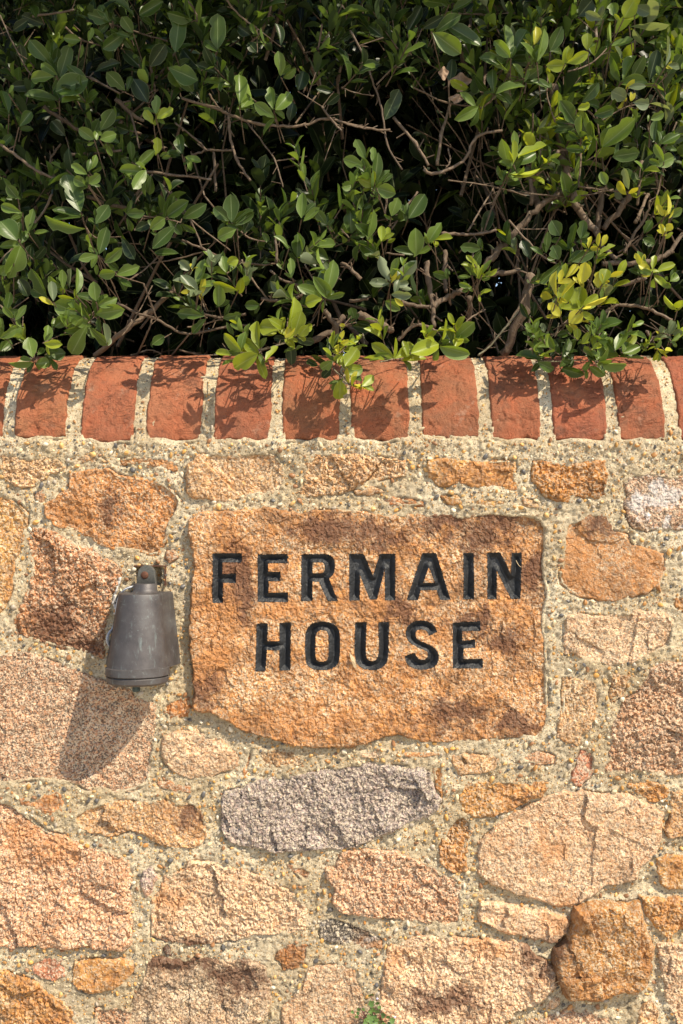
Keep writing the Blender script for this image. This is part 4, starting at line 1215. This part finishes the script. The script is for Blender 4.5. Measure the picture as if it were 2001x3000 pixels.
# ------------------------------------------------------------------ branches and twigs traced from the photograph
BR = {
'A': ['835,450;1000,500;1060,530;1190,570;1300,580;1420,570;1500,545;1680,590;1793,595|13', '300,125;370,180;465,210|10', '400,95;520,115;640,150;770,190|8', '270,370;275,530|8', '410,355;550,430|10', '530,455;600,520;660,555|20', '200,490;290,550;370,605|18', '0,660;100,735;180,790;275,825|14', '325,710;440,700;560,690|14', '660,790;780,800;970,825|12', '990,880;985,720;960,690;880,715|14', '940,690;1065,690|11', '950,690;900,640;805,565|10', '1050,530;1060,640;1090,740;1150,830|14', '1135,560;1210,660;1265,740;1300,860|8', '1265,740;1410,718|6', '1480,110;1465,215;1460,300;1480,420|9', '1000,225;990,280;1025,330;1100,370|9', '805,240;760,310;715,360|11', '600,520;625,610;640,680|10', '255,820;230,740;280,660|12', '0,70;60,200;120,310;150,350|7', '1480,490;1530,560;1568,600|10', '1540,600;1490,740|5', '860,0;900,60;905,100|8', '1250,0;1220,110;1150,200|14', '1040,0;1100,70;1180,130|9', '690,280;700,360;715,420|14', '960,430;1000,490;1030,520|9', '270,470;230,440|6', '150,75;260,60;340,45|11', '700,800;660,870;620,935|9', '770,850;820,940|7', '1060,30;1110,70|6'],
'B': ['980,400;985,520;1000,620;1020,720;1050,850;1085,960|40', '870,941;875,800;890,640|20', '1000,690;920,780;880,830|17', '510,60;690,70|7', '1040,330;1150,290;1240,200|8', '640,500;720,430;770,330|8', '840,430;860,300|8', '690,941;780,780;810,720|9', '380,780;430,800;560,740;620,630;740,600|15', '240,540;340,660;400,760|14', '40,140;110,270;150,390;185,500;210,660;280,780|10', '160,390;240,310;330,230|8', '490,330;500,540|9', '490,680;500,740;480,770|8', '1370,50;1490,0|18', '0,400;60,425;150,440|6', '1440,390;1460,420;1500,500|9', '1180,560;1350,480;1480,525|6', '1500,300;1460,420;1440,500|8', '880,520;880,660|8', '910,560;915,720|7', '330,400;480,470;640,490|8', '960,230;945,420;980,560|8', '1170,100;1170,190|16', '490,20;510,60;800,60|6', '780,300;765,360|9', '1380,740;1360,941|16', '1480,760;1440,941|9', '1540,560;1480,700;1440,800|7', '1100,700;1090,860|9', '700,860;860,890;1090,900;1250,870|9', '490,828;690,855;850,900|6', '0,560;60,580;110,590|8', '1060,850;1180,870;1400,890|8', '440,760;460,620;500,480|16'],
'C': ['755,0;830,80;880,160;930,280|10', '835,240;930,280;1050,330;1200,355;1270,345|10', '930,295;800,330;700,345|7', '750,290;660,380;580,430|8', '660,440;690,520;720,600|9', '540,530;640,580;720,605;830,665;920,665;1050,640;1140,630|12', '920,575;1010,595;1130,580|12', '600,770;690,745;740,765|8', '825,745;900,765;990,770|9', '240,30;200,110;130,200;60,280;-10,345|12', '440,770;560,670;700,560;830,450|24', '400,40;520,80;600,90;640,0|18', '450,535;370,495;290,465|9', '440,560;395,630|10', '1200,510;1320,520;1400,470;1290,420;1240,380|13', '1110,330;1150,410;1230,510|9', '1060,770;1180,755;1320,705|8', '1440,700;1520,660;1580,590|30', '370,110;400,190;440,230|8', '455,310;490,350;550,410|7', '830,110;930,190;1060,290|7', '560,680;620,600;700,450|6', '630,770;680,660;700,600|10', '790,770;870,670|8', '920,490;935,540;950,570|7', '1400,350;1450,440;1500,500|8', '0,540;60,600;110,680|9', '860,640;930,630;1030,600|7', '1490,560;1540,640;1568,700|25', '1080,160;1140,230;1250,250|8', '1270,345;1265,220|14', '660,130;740,140;830,160|6'],
'D': ['1060,50;1110,130;1170,200|38', '1195,0;1185,150;1172,200|30', '1340,20;1280,100;1205,190|30', '1172,200;1200,270;1260,330|24', '660,370;700,310;760,240;830,170;910,90;1010,20|32', '905,90;880,0|30', '770,150;860,250;930,320;1010,360|9', '460,210;560,215;640,210;710,195|14', '580,200;640,100;700,0|9', '650,220;690,100;730,10|8', '650,410;740,390;820,380|24', '475,290;475,400;480,480|22', '390,340;400,430;420,540;425,640|24', '260,700;310,650;370,630;440,660|15', '240,520;330,540;420,545|19', '420,545;490,500;560,470|28', '80,580;160,620;230,660|36', '590,500;585,610|24', '640,770;720,680;800,580;870,440|12', '870,400;840,560;740,770|45', '1180,620;1240,550;1330,540;1430,565;1520,610|16', '1300,300;1340,220;1400,130;1420,60|14', '1200,350;1400,340;1500,300;1568,210|22', '1400,660;1440,690;1510,680|14', '1200,450;1330,440;1400,410|20', '880,680;940,720;840,750|20', '180,0;215,0;200,120|12', '350,20;290,100;230,190|9', '0,190;50,240;130,260|7', '1130,420;1160,490;1060,590;1000,640|8', '1000,640;1100,560;1105,430|8', '90,420;30,360;0,350|18', '540,300;600,230|7', '40,520;120,510|14', '850,620;860,720|7', '660,560;590,600;560,640|7', '290,310;200,300|9', '1380,230;1270,300|8', '600,280;610,340|12', '1350,160;1410,30|16', '820,190;960,190|5'],
'E': ['60,310;200,300;370,280;540,230|9', '830,390;900,460;960,510;1030,525|9', '835,385;850,300;890,220;905,120|8', '990,90;1040,180;1045,240|6', '1150,360;1240,340;1330,335|7', '880,480;890,440|6'],
'F': ['440,415;620,415;820,405|9', '480,410;580,410|6', '900,430;960,490;1000,520|8', '1080,320;1180,300|6', '370,300;390,180;400,60|8', '1110,380;1200,380;1320,375|7', '880,300;940,180;1010,20|12', '0,370;100,290;200,170;310,30|14', '620,120;600,190;560,230|9', '700,100;620,190|9'],
}
SEGS = []
SPURS = []
rt = random.Random(3)
for reg, items in BR.items():
    ox, oy, sc = RG[reg]
    for it in items:
        pp, w = it.split('|')
        pts = [tuple(float(v) for v in q.split(',')) for q in pp.split(';')]
        w = float(w) / sc
        pts = [(ox + x / sc, oy + y / sc) for x, y in pts]
        thick = w > 11
        off = rt.uniform(.03, .09) + (.05 if thick else 0)
        deep0, deep1 = rt.uniform(-.02, .03), rt.uniform(-.02, .03)
        P3 = []
        for k, (x, y) in enumerate(pts):
            yy = front_y(x, y) + off + deep0 + (deep1 - deep0) * k / max(1, len(pts) - 1)
            if y > 1000:
                yy = min(yy, coping_y((CZ - y) * MM) - .012) if reg in 'EF' else max(yy, R * .9)
            P3.append(P(x, y, yy))
        path = smooth_path(P3, 5)
        for k in range(1, len(path) - 1):
            path[k] = path[k] + Vector([rt.uniform(-1, 1) * w * MM * .22 for _ in range(3)])
        n = len(path)
        rad = [w * .5 * MM * (1.08 - .25 * k / n) * (1.25 if k % 5 == 0 and rt.random() < .5 else 1) for k in range(n)]
        me = tube_mesh('branch' if thick else 'twig', path, rad, 9 if thick else 6, .12)
        o = link('branch' if thick else 'twig', me, M_BARK, hedge, HOFF)
        f = rt.uniform(.7, 1.15)
        young = reg in 'EF' and not thick
        o.color = (.155 * f, .105 * f, .065 * f, 1) if not young else (.26, .24, .15, 1)
        SEGS.append(path)
        for k in range(2, n - 1):
            if rt.random() < .34:
                tg = (path[k + 1] - path[k]).normalized()
                sp = (tg * .5 + Vector((rt.uniform(-1, 1), rt.uniform(-.6, .6), rt.uniform(-.4, 1)))).normalized() * rt.uniform(.006, .022)
                SPURS.append((path[k], path[k] + sp, max(.0008, min(rad[k] * .55, .0022))))

# ------------------------------------------------------------------ filler sprigs: the rest of the hedge as one mass
MASS = [list(e) for e in EXTRA]
TW = []                # twig segments of the mass
HOLES = [(820, 520, 300, 150), (560, 480, 160, 110), (1280, 560, 190, 110), (1230, 400, 150, 140), (430, 860, 220, 110), (1060, 900, 180, 110), (1400, 870, 130, 130), (1500, 640, 90, 110), (1780, 720, 130, 140), (1900, 920, 110, 90), (620, 620, 170, 70), (960, 380, 200, 90)]
def in_hole(px, py):
    return any(((px - a) / rx) ** 2 + ((py - b) / ry) ** 2 < 1 for a, b, rx, ry in HOLES)
def to_px(p):
    s = D / (D + p.y)
    return CX + p.x * s / MM, CZ - p.z * s / MM
def sprig(p, d, n, size, tones, low=None):
    d = d.normalized()
    side = d.cross(Vector((random.uniform(-1, 1), random.uniform(-1, 1), random.uniform(-1, 1)))).normalized()
    L = size * (0.7 + .32 * n)
    q = p.copy()
    prev = p.copy()
    for k in range(n):
        t = (k + 1) / n
        q = p + d * L * t * .8 + Vector((0, 0, .1 * L * t * t))
        rot = Matrix.Rotation(k * math.pi / 2 + random.uniform(-.3, .3), 3, d)
        s = rot @ side
        for sg in (-1, 1):
            ld = (d * random.uniform(.6, 1.2) + s * sg * random.uniform(.6, .9) + Vector((0, 0, .15))).normalized()
            nr = (d * .9 - s * sg * .55 + Vector((0, -.35, .55)) * random.uniform(.2, 1)).normalized()
            l = size * random.uniform(.75, 1.15) * (1 - .35 * (k == n - 1))
            tn = random.choice(tones)
            f = random.uniform(.75, 1.2)
            MASS.append([q.copy(), ld * l, nr, l * random.uniform(.33, .46), tuple(v * f for v in TONE[tn])])
        TW.append((prev.copy(), q.copy(), size * .028))
        prev = q.copy()
def outward():
    return Vector((random.uniform(-.8, .8), random.uniform(-.9, 0), random.uniform(-.1, 1.1)))
# front filler, in and round the frame
n_ok = 0
while n_ok < 600:
    px, py = random.uniform(-500, 2500), random.uniform(-120, 985)
    if in_hole(px, py) or (py > 700 and random.random() < .62 and px > 330):
        continue
    y = front_y(px, py) + random.uniform(.06, .22)
    dv = outward()
    if py > 850: dv.z = abs(dv.z)
    sprig(P(px, py, y), dv, random.randint(3, 5), random.uniform(.034, .055), (0, 0, 0, 1, 1, 2) if px < 1350 else (0, 1, 1, 2, 2, 5, 3))
    n_ok += 1
# shoots that spill over the coping
for px, py, n, sz, tn in ((40,1020,3,.036,(1,2)),(110,1035,3,.034,(2,3)),(210,1000,3,.04,(1,2)),(290,960,3,.04,(1,2)),(740,1010,3,.034,(3,2)),(860,1010,3,.036,(3,2)),(960,1040,4,.034,(2,3)),(1010,1065,3,.032,(2,3)),(1130,1020,3,.038,(3,3,2)),(1240,1015,3,.038,(3,2)),(1350,1010,3,.036,(2,3)),(1560,1040,4,.036,(1,2)),(1640,1040,4,.036,(1,2)),(1720,1020,4,.04,(2,2,1)),(1790,1010,3,.038,(2,1)),(1880,1020,3,.03,(2,5)),(1960,1010,3,.03,(2,3)),(900,900,4,.04,(5,2,2)),(1000,820,4,.042,(2,2,5)),(1120,780,4,.04,(2,5,2)),(860,760,4,.044,(2,2,1)),(980,640,4,.044,(2,2,1)),(1080,700,4,.042,(2,1,2)),(1180,860,3,.036,(5,2)),(720,860,4,.036,(5,2,2)),(620,820,3,.036,(5,2)),(900,560,4,.044,(1,2)),(1120,600,4,.042,(2,1))):
    zz = (CZ - py) * MM
    y = min(front_y(px, py) + .005, coping_y(zz) - .016) if py > 930 else front_y(px, py) + random.uniform(0, .03)
    sprig(P(px, py, y), Vector((random.uniform(-.7, .7), random.uniform(-.7, -.25), random.uniform(.1, .8))), n, sz * .95, tn)
# deeper layers, their shade painted in with the darkest greens
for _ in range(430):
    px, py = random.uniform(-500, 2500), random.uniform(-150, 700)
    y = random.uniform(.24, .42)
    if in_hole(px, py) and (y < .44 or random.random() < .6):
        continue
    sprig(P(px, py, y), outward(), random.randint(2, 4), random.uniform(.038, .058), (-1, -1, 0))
GAPS = [(470, 25, 30), (560, 110, 24), (800, 15, 26), (1010, 40, 16), (1320, 165, 20), (1370, 185, 18), (1830, 590, 38), (1760, 560, 34), (1770, 920, 40), (1760, 880, 34), (1960, 760, 30), (460, 355, 14), (780, 250, 14), (1900, 560, 30), (1745, 700, 26), (1700, 150, 26), (1900, 420, 24), (1850, 870, 24)]
def gap_hit(p):
    x, y = to_px(p)
    return any((x - a) ** 2 + (y - b) ** 2 < (r * .5) ** 2 for a, b, r in GAPS)
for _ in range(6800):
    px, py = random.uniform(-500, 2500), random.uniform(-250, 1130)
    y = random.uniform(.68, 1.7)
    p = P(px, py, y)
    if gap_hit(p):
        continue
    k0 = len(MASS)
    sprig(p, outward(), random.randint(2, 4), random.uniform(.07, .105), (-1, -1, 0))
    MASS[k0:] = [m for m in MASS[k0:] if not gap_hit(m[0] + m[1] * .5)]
# the hedge goes on above the frame; its unseen lean is shaped to shade the leaves
for _ in range(1150):
    x = random.uniform(-1.0, 1.2)
    z = random.uniform(.93, 1.45)
    yf = -.27 if x < .05 else (-.11 if x < .8 else -.05)
    yf += .10 * max(0, (1.05 - z) / .12)
    y = yf + (random.random() ** 1.5) * .75
    if x > .6 and random.random() < .45:
        continue
    sprig(Vector((x, y, z)), outward(), random.randint(2, 4), random.uniform(.04, .065), (0, 1, 1, 2))
TW += SPURS
# smaller leaves that share a shoot with the traced ones
for b, d, nrm, w, tone in LEAVES:
    if tone < 1: continue
    for _ in range(random.choice((1, 2, 2, 3))):
        ax = Matrix.Rotation(random.choice((-1, 1)) * random.uniform(.5, 1.5), 3, nrm)
        dd = ax @ d * random.uniform(.45, .85)
        dd += nrm * d.length * random.uniform(-.35, .25)
        nn = (nrm + Vector((random.uniform(-.8, .8), random.uniform(-.6, .2), random.uniform(-.3, .6)))).normalized()
        b2 = b + Vector((random.uniform(-.006, .006), random.uniform(.002, .018), random.uniform(-.006, .006)))
        c_ = TONE[tone if random.random() < .6 else max(1, tone - 1)]
        f = random.uniform(.7, 1.05)
        MASS.append([b2, dd, nn, dd.length * random.uniform(.34, .46), tuple(min(.5, v * f) for v in c_)])
# bare inner stems
rt = random.Random(8)
for _ in range(75):
    px, py = rt.uniform(-200, 2200), rt.uniform(100, 1050)
    y = rt.uniform(.18, .75)
    a = P(px, py, y)
    dv = Vector((rt.uniform(-.7, .7), rt.uniform(-.3, .3), rt.uniform(.2, 1))).normalized() * rt.uniform(.10, .42)
    mid = a + dv * .5 + Vector((rt.uniform(-.02, .02), rt.uniform(-.02, .02), rt.uniform(-.02, .02)))
    r = rt.choice((.0012, .0018, .0025, .004, .007))
    TW.append((a, mid, r)); TW.append((mid, a + dv, r * .8))
for _ in range(50):
    px, py = rt.uniform(1350, 2100), rt.uniform(250, 1000)
    y = rt.uniform(.12, .5)
    a = P(px, py, y)
    dv = Vector((rt.uniform(-.5, .5), rt.uniform(-.3, .3), rt.uniform(.3, 1))).normalized() * rt.uniform(.10, .30)
    r = rt.choice((.0010, .0014, .002, .003))
    TW.append((a, a + dv, r))
# every traced leaf hangs on a shoot that runs back into the hedge
SP = [q for s in SEGS for q in s]
spa = np.array([tuple(q) for q in SP])
for b, d, nrm, w, tone in LEAVES:
    dist = np.linalg.norm(spa - np.array(tuple(b)), axis=1)
    k = int(dist.argmin())
    if dist[k] < .004:
        continue
    if dist[k] < .055:
        e = SP[k]
    else:
        e = b + Vector((rt.uniform(-.03, .03), .07, rt.uniform(-.06, -.01)))
        if b.z < .33:
            e.z = b.z + .03
    TW.append((b - d * .05, e, .0011))

# pieces that would cut into the coping are dropped
def clear(p):
    return p.y < coping_y(p.z) - .004 or p.z > ZB + R + .004 or p.y > 2 * R
MASS = [m for m in MASS if clear(Vector(m[0])) and clear(m[0] + m[1])]
LO = [leaf_tpl(100 + s, 7, 1) for s in range(8)]
VV, FF, UU, CC, nb = [], [], [], [], 0
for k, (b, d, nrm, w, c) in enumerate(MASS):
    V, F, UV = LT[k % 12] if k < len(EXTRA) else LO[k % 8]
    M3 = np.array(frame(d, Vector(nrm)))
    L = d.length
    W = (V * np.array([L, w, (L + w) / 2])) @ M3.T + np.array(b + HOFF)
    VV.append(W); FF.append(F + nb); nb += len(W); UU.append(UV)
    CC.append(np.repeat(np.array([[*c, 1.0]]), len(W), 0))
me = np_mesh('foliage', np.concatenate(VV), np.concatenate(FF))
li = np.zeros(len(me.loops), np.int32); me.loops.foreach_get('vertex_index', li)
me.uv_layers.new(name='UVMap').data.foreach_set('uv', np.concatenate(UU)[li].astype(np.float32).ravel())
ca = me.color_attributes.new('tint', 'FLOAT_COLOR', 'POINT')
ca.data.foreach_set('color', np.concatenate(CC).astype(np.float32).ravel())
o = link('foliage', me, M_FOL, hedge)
o['kind'] = 'stuff'
VV, QQ, nb = [], [], 0
for a, b, r in TW:
    if not (clear(a) and clear(b)):
        continue
    t_ = (b - a).normalized()
    if t_.length < .5: continue
    s = t_.cross(Vector((.3, .9, .2))).normalized(); u = s.cross(t_)
    n = 5
    for q, rr in ((a, r), (b, r * .75)):
        for m in range(n):
            an = 2 * math.pi * m / n
            VV.append(q + (s * math.cos(an) + u * math.sin(an)) * rr + HOFF)
    for m in range(n):
        QQ.append((nb + m, nb + (m + 1) % n, nb + n + (m + 1) % n, nb + n + m))
    nb += 2 * n
me = np_mesh('thin_stems', np.array([tuple(v) for v in VV]), np.array(QQ))
o = link('thin_stems', me, M_BARK, hedge)
o.color = (.13, .085, .05, 1)
o['kind'] = 'stuff'

# dried brown leaf caught in the hedge
M_DRY = flat('dry_leaf', (0.26, 0.17, 0.11), .8, sc=60)
def crumpled(name, px, py, y, w, h, parent):
    n = 9
    X, Z = np.meshgrid(np.linspace(-1, 1, n), np.linspace(-1, 1, n))
    rr = np.maximum(np.abs(X), np.abs(Z)); ang = np.arctan2(Z, X)
    m = rr / np.maximum(1e-6, np.sqrt(X * X + Z * Z))
    X, Z = X * m * (1 + .25 * np.sin(3 * ang)), Z * m * (1 + .2 * np.cos(4 * ang))
    Y = .5 * perlin(X * 1.6 + px, Z * 1.6) + .25 * np.abs(X)
    c = P(px, py, y) + HOFF
    V = np.stack([c.x + X.ravel() * w * MM, c.y + Y.ravel() * w * MM, c.z + Z.ravel() * h * MM], 1)
    return link(name, np_mesh(name, V, grid_faces(np.ones((n - 1, n - 1), bool))), M_DRY, parent)
for px, py, w, h in ((1350, 240, 30, 24), (1338, 288, 22, 12), (1300, 215, 14, 18)):
    crumpled('dry_leaf', px, py, front_y(px, py) + .03, w, h, hedge)

# ------------------------------------------------------------------ creeping toadflax at the foot of the picture
M_SMALL = flat('small_leaf', (0.085, 0.15, 0.03), .5, sc=200)
M_STEM = flat('red_stem', (0.20, 0.05, 0.05), .6)
M_FLOWER = flat('lilac_petal', (0.55, 0.50, 0.68), .6)
Q0 = P(1090, 3010, -.02)
plant = thing('creeping_plant', 'tiny creeping plant with round green leaves rooted in a wall joint', 'plant', tuple(Q0))
def round_leaf(px, py, r, y):
    """five-lobed round leaf"""
    V = [(0, 0, 0)]
    n = 20
    for k in range(n):
        a = 2 * math.pi * k / n
        rr = (1 + .16 * math.cos(5 * a)) * (1 - .45 * max(0, math.cos(a - 1.57)) ** 10)
        V.append((rr * math.cos(a), -.28 - .1 * math.cos(2 * a), rr * math.sin(a)))
    T = [(0, 1 + (k + 1) % n, 1 + k) for k in range(n)]
    V = np.array(V) * r * MM
    rot = np.array((Euler((random.uniform(-.5, .7), random.uniform(0, 6.28), random.uniform(-.5, .5)))).to_matrix())
    p = P(px, py, y) - Q0
    me = np_mesh('leaf', V @ rot.T + np.array(p), None, np.array(T))
    link('leaf', me, M_SMALL, plant)
    link('stem', tube_mesh('stem', smooth_path([p + Vector((0, .001, 0)), p * .6 + Vector((random.uniform(-.01, .01), .004, .004)), Vector((random.uniform(-.02, .02), .018, 0))], 4), [.0006] * 9, 5), M_STEM, plant)
Z7 = lambda x, y: (1000 + x / 6.272, 2850 + y / 6.272)
for x, y, r in ((535,400,60),(560,565,62),(665,550,42),(560,690,64),(660,700,55),(700,630,36),(555,755,34),(535,840,85),(625,800,42),(780,780,52),(865,810,42),(330,670,42),(205,715,32),(405,670,30),(300,740,34),(285,800,36),(725,890,52),(940,880,56),(640,860,50),(440,880,60),(890,930,46),(520,930,50),(620,940,50),(780,940,45)):
    px, py = Z7(x, y)
    round_leaf(px, py, r / 6.272, -.022 + random.uniform(-.012, .004))
for x, y in ((660,475),(985,815)):
    px, py = Z7(x, y)
    p = P(px, py, -.03) - Q0
    V, F = TPL[2]
    me = np_mesh('flower', V * .0022 + np.array(p), None, F)
    link('flower', me, M_FLOWER, plant)

# wisps of dry grass and a caught seed husk
def straw(pts, r, y0):
    path = smooth_path([P(x, y, y0 + dy) for x, y, dy in pts], 5)
    link('dry_straw', tube_mesh('dry_straw', path, [r * (1 - .5 * k / len(path)) for k in range(len(path))], 5), M_COB, wall, WOFF)
straw([(1622,2882,0), (1650,2872,-.016), (1690,2880,-.026), (1728,2874,-.03)], .0007, -.008)
straw([(1622,2894,0), (1645,2885,-.012), (1662,2878,-.02)], .0006, -.008)
straw([(1512,1642,0), (1519,1655,-.004), (1527,1662,-.001)], .0006, -.006)
straw([(985,2455,0), (975,2462,-.004), (966,2470,0)], .0006, -.012)
for px, py in ((1033, 1938),):
    V = np.array([(-.006, -.001, .016), (.001, -.006, .010), (.006, -.003, -.004), (.007, -.004, -.012), (.001, -.002, -.008), (-.003, -.008, .004)])
    me = np_mesh('seed_husk', V + np.array(P(px, py, -.008) + WOFF), None, np.array([(0, 1, 5), (1, 2, 5), (2, 3, 4), (2, 4, 5)]), smooth=False)
    link('seed_husk', me, M_COB, wall)
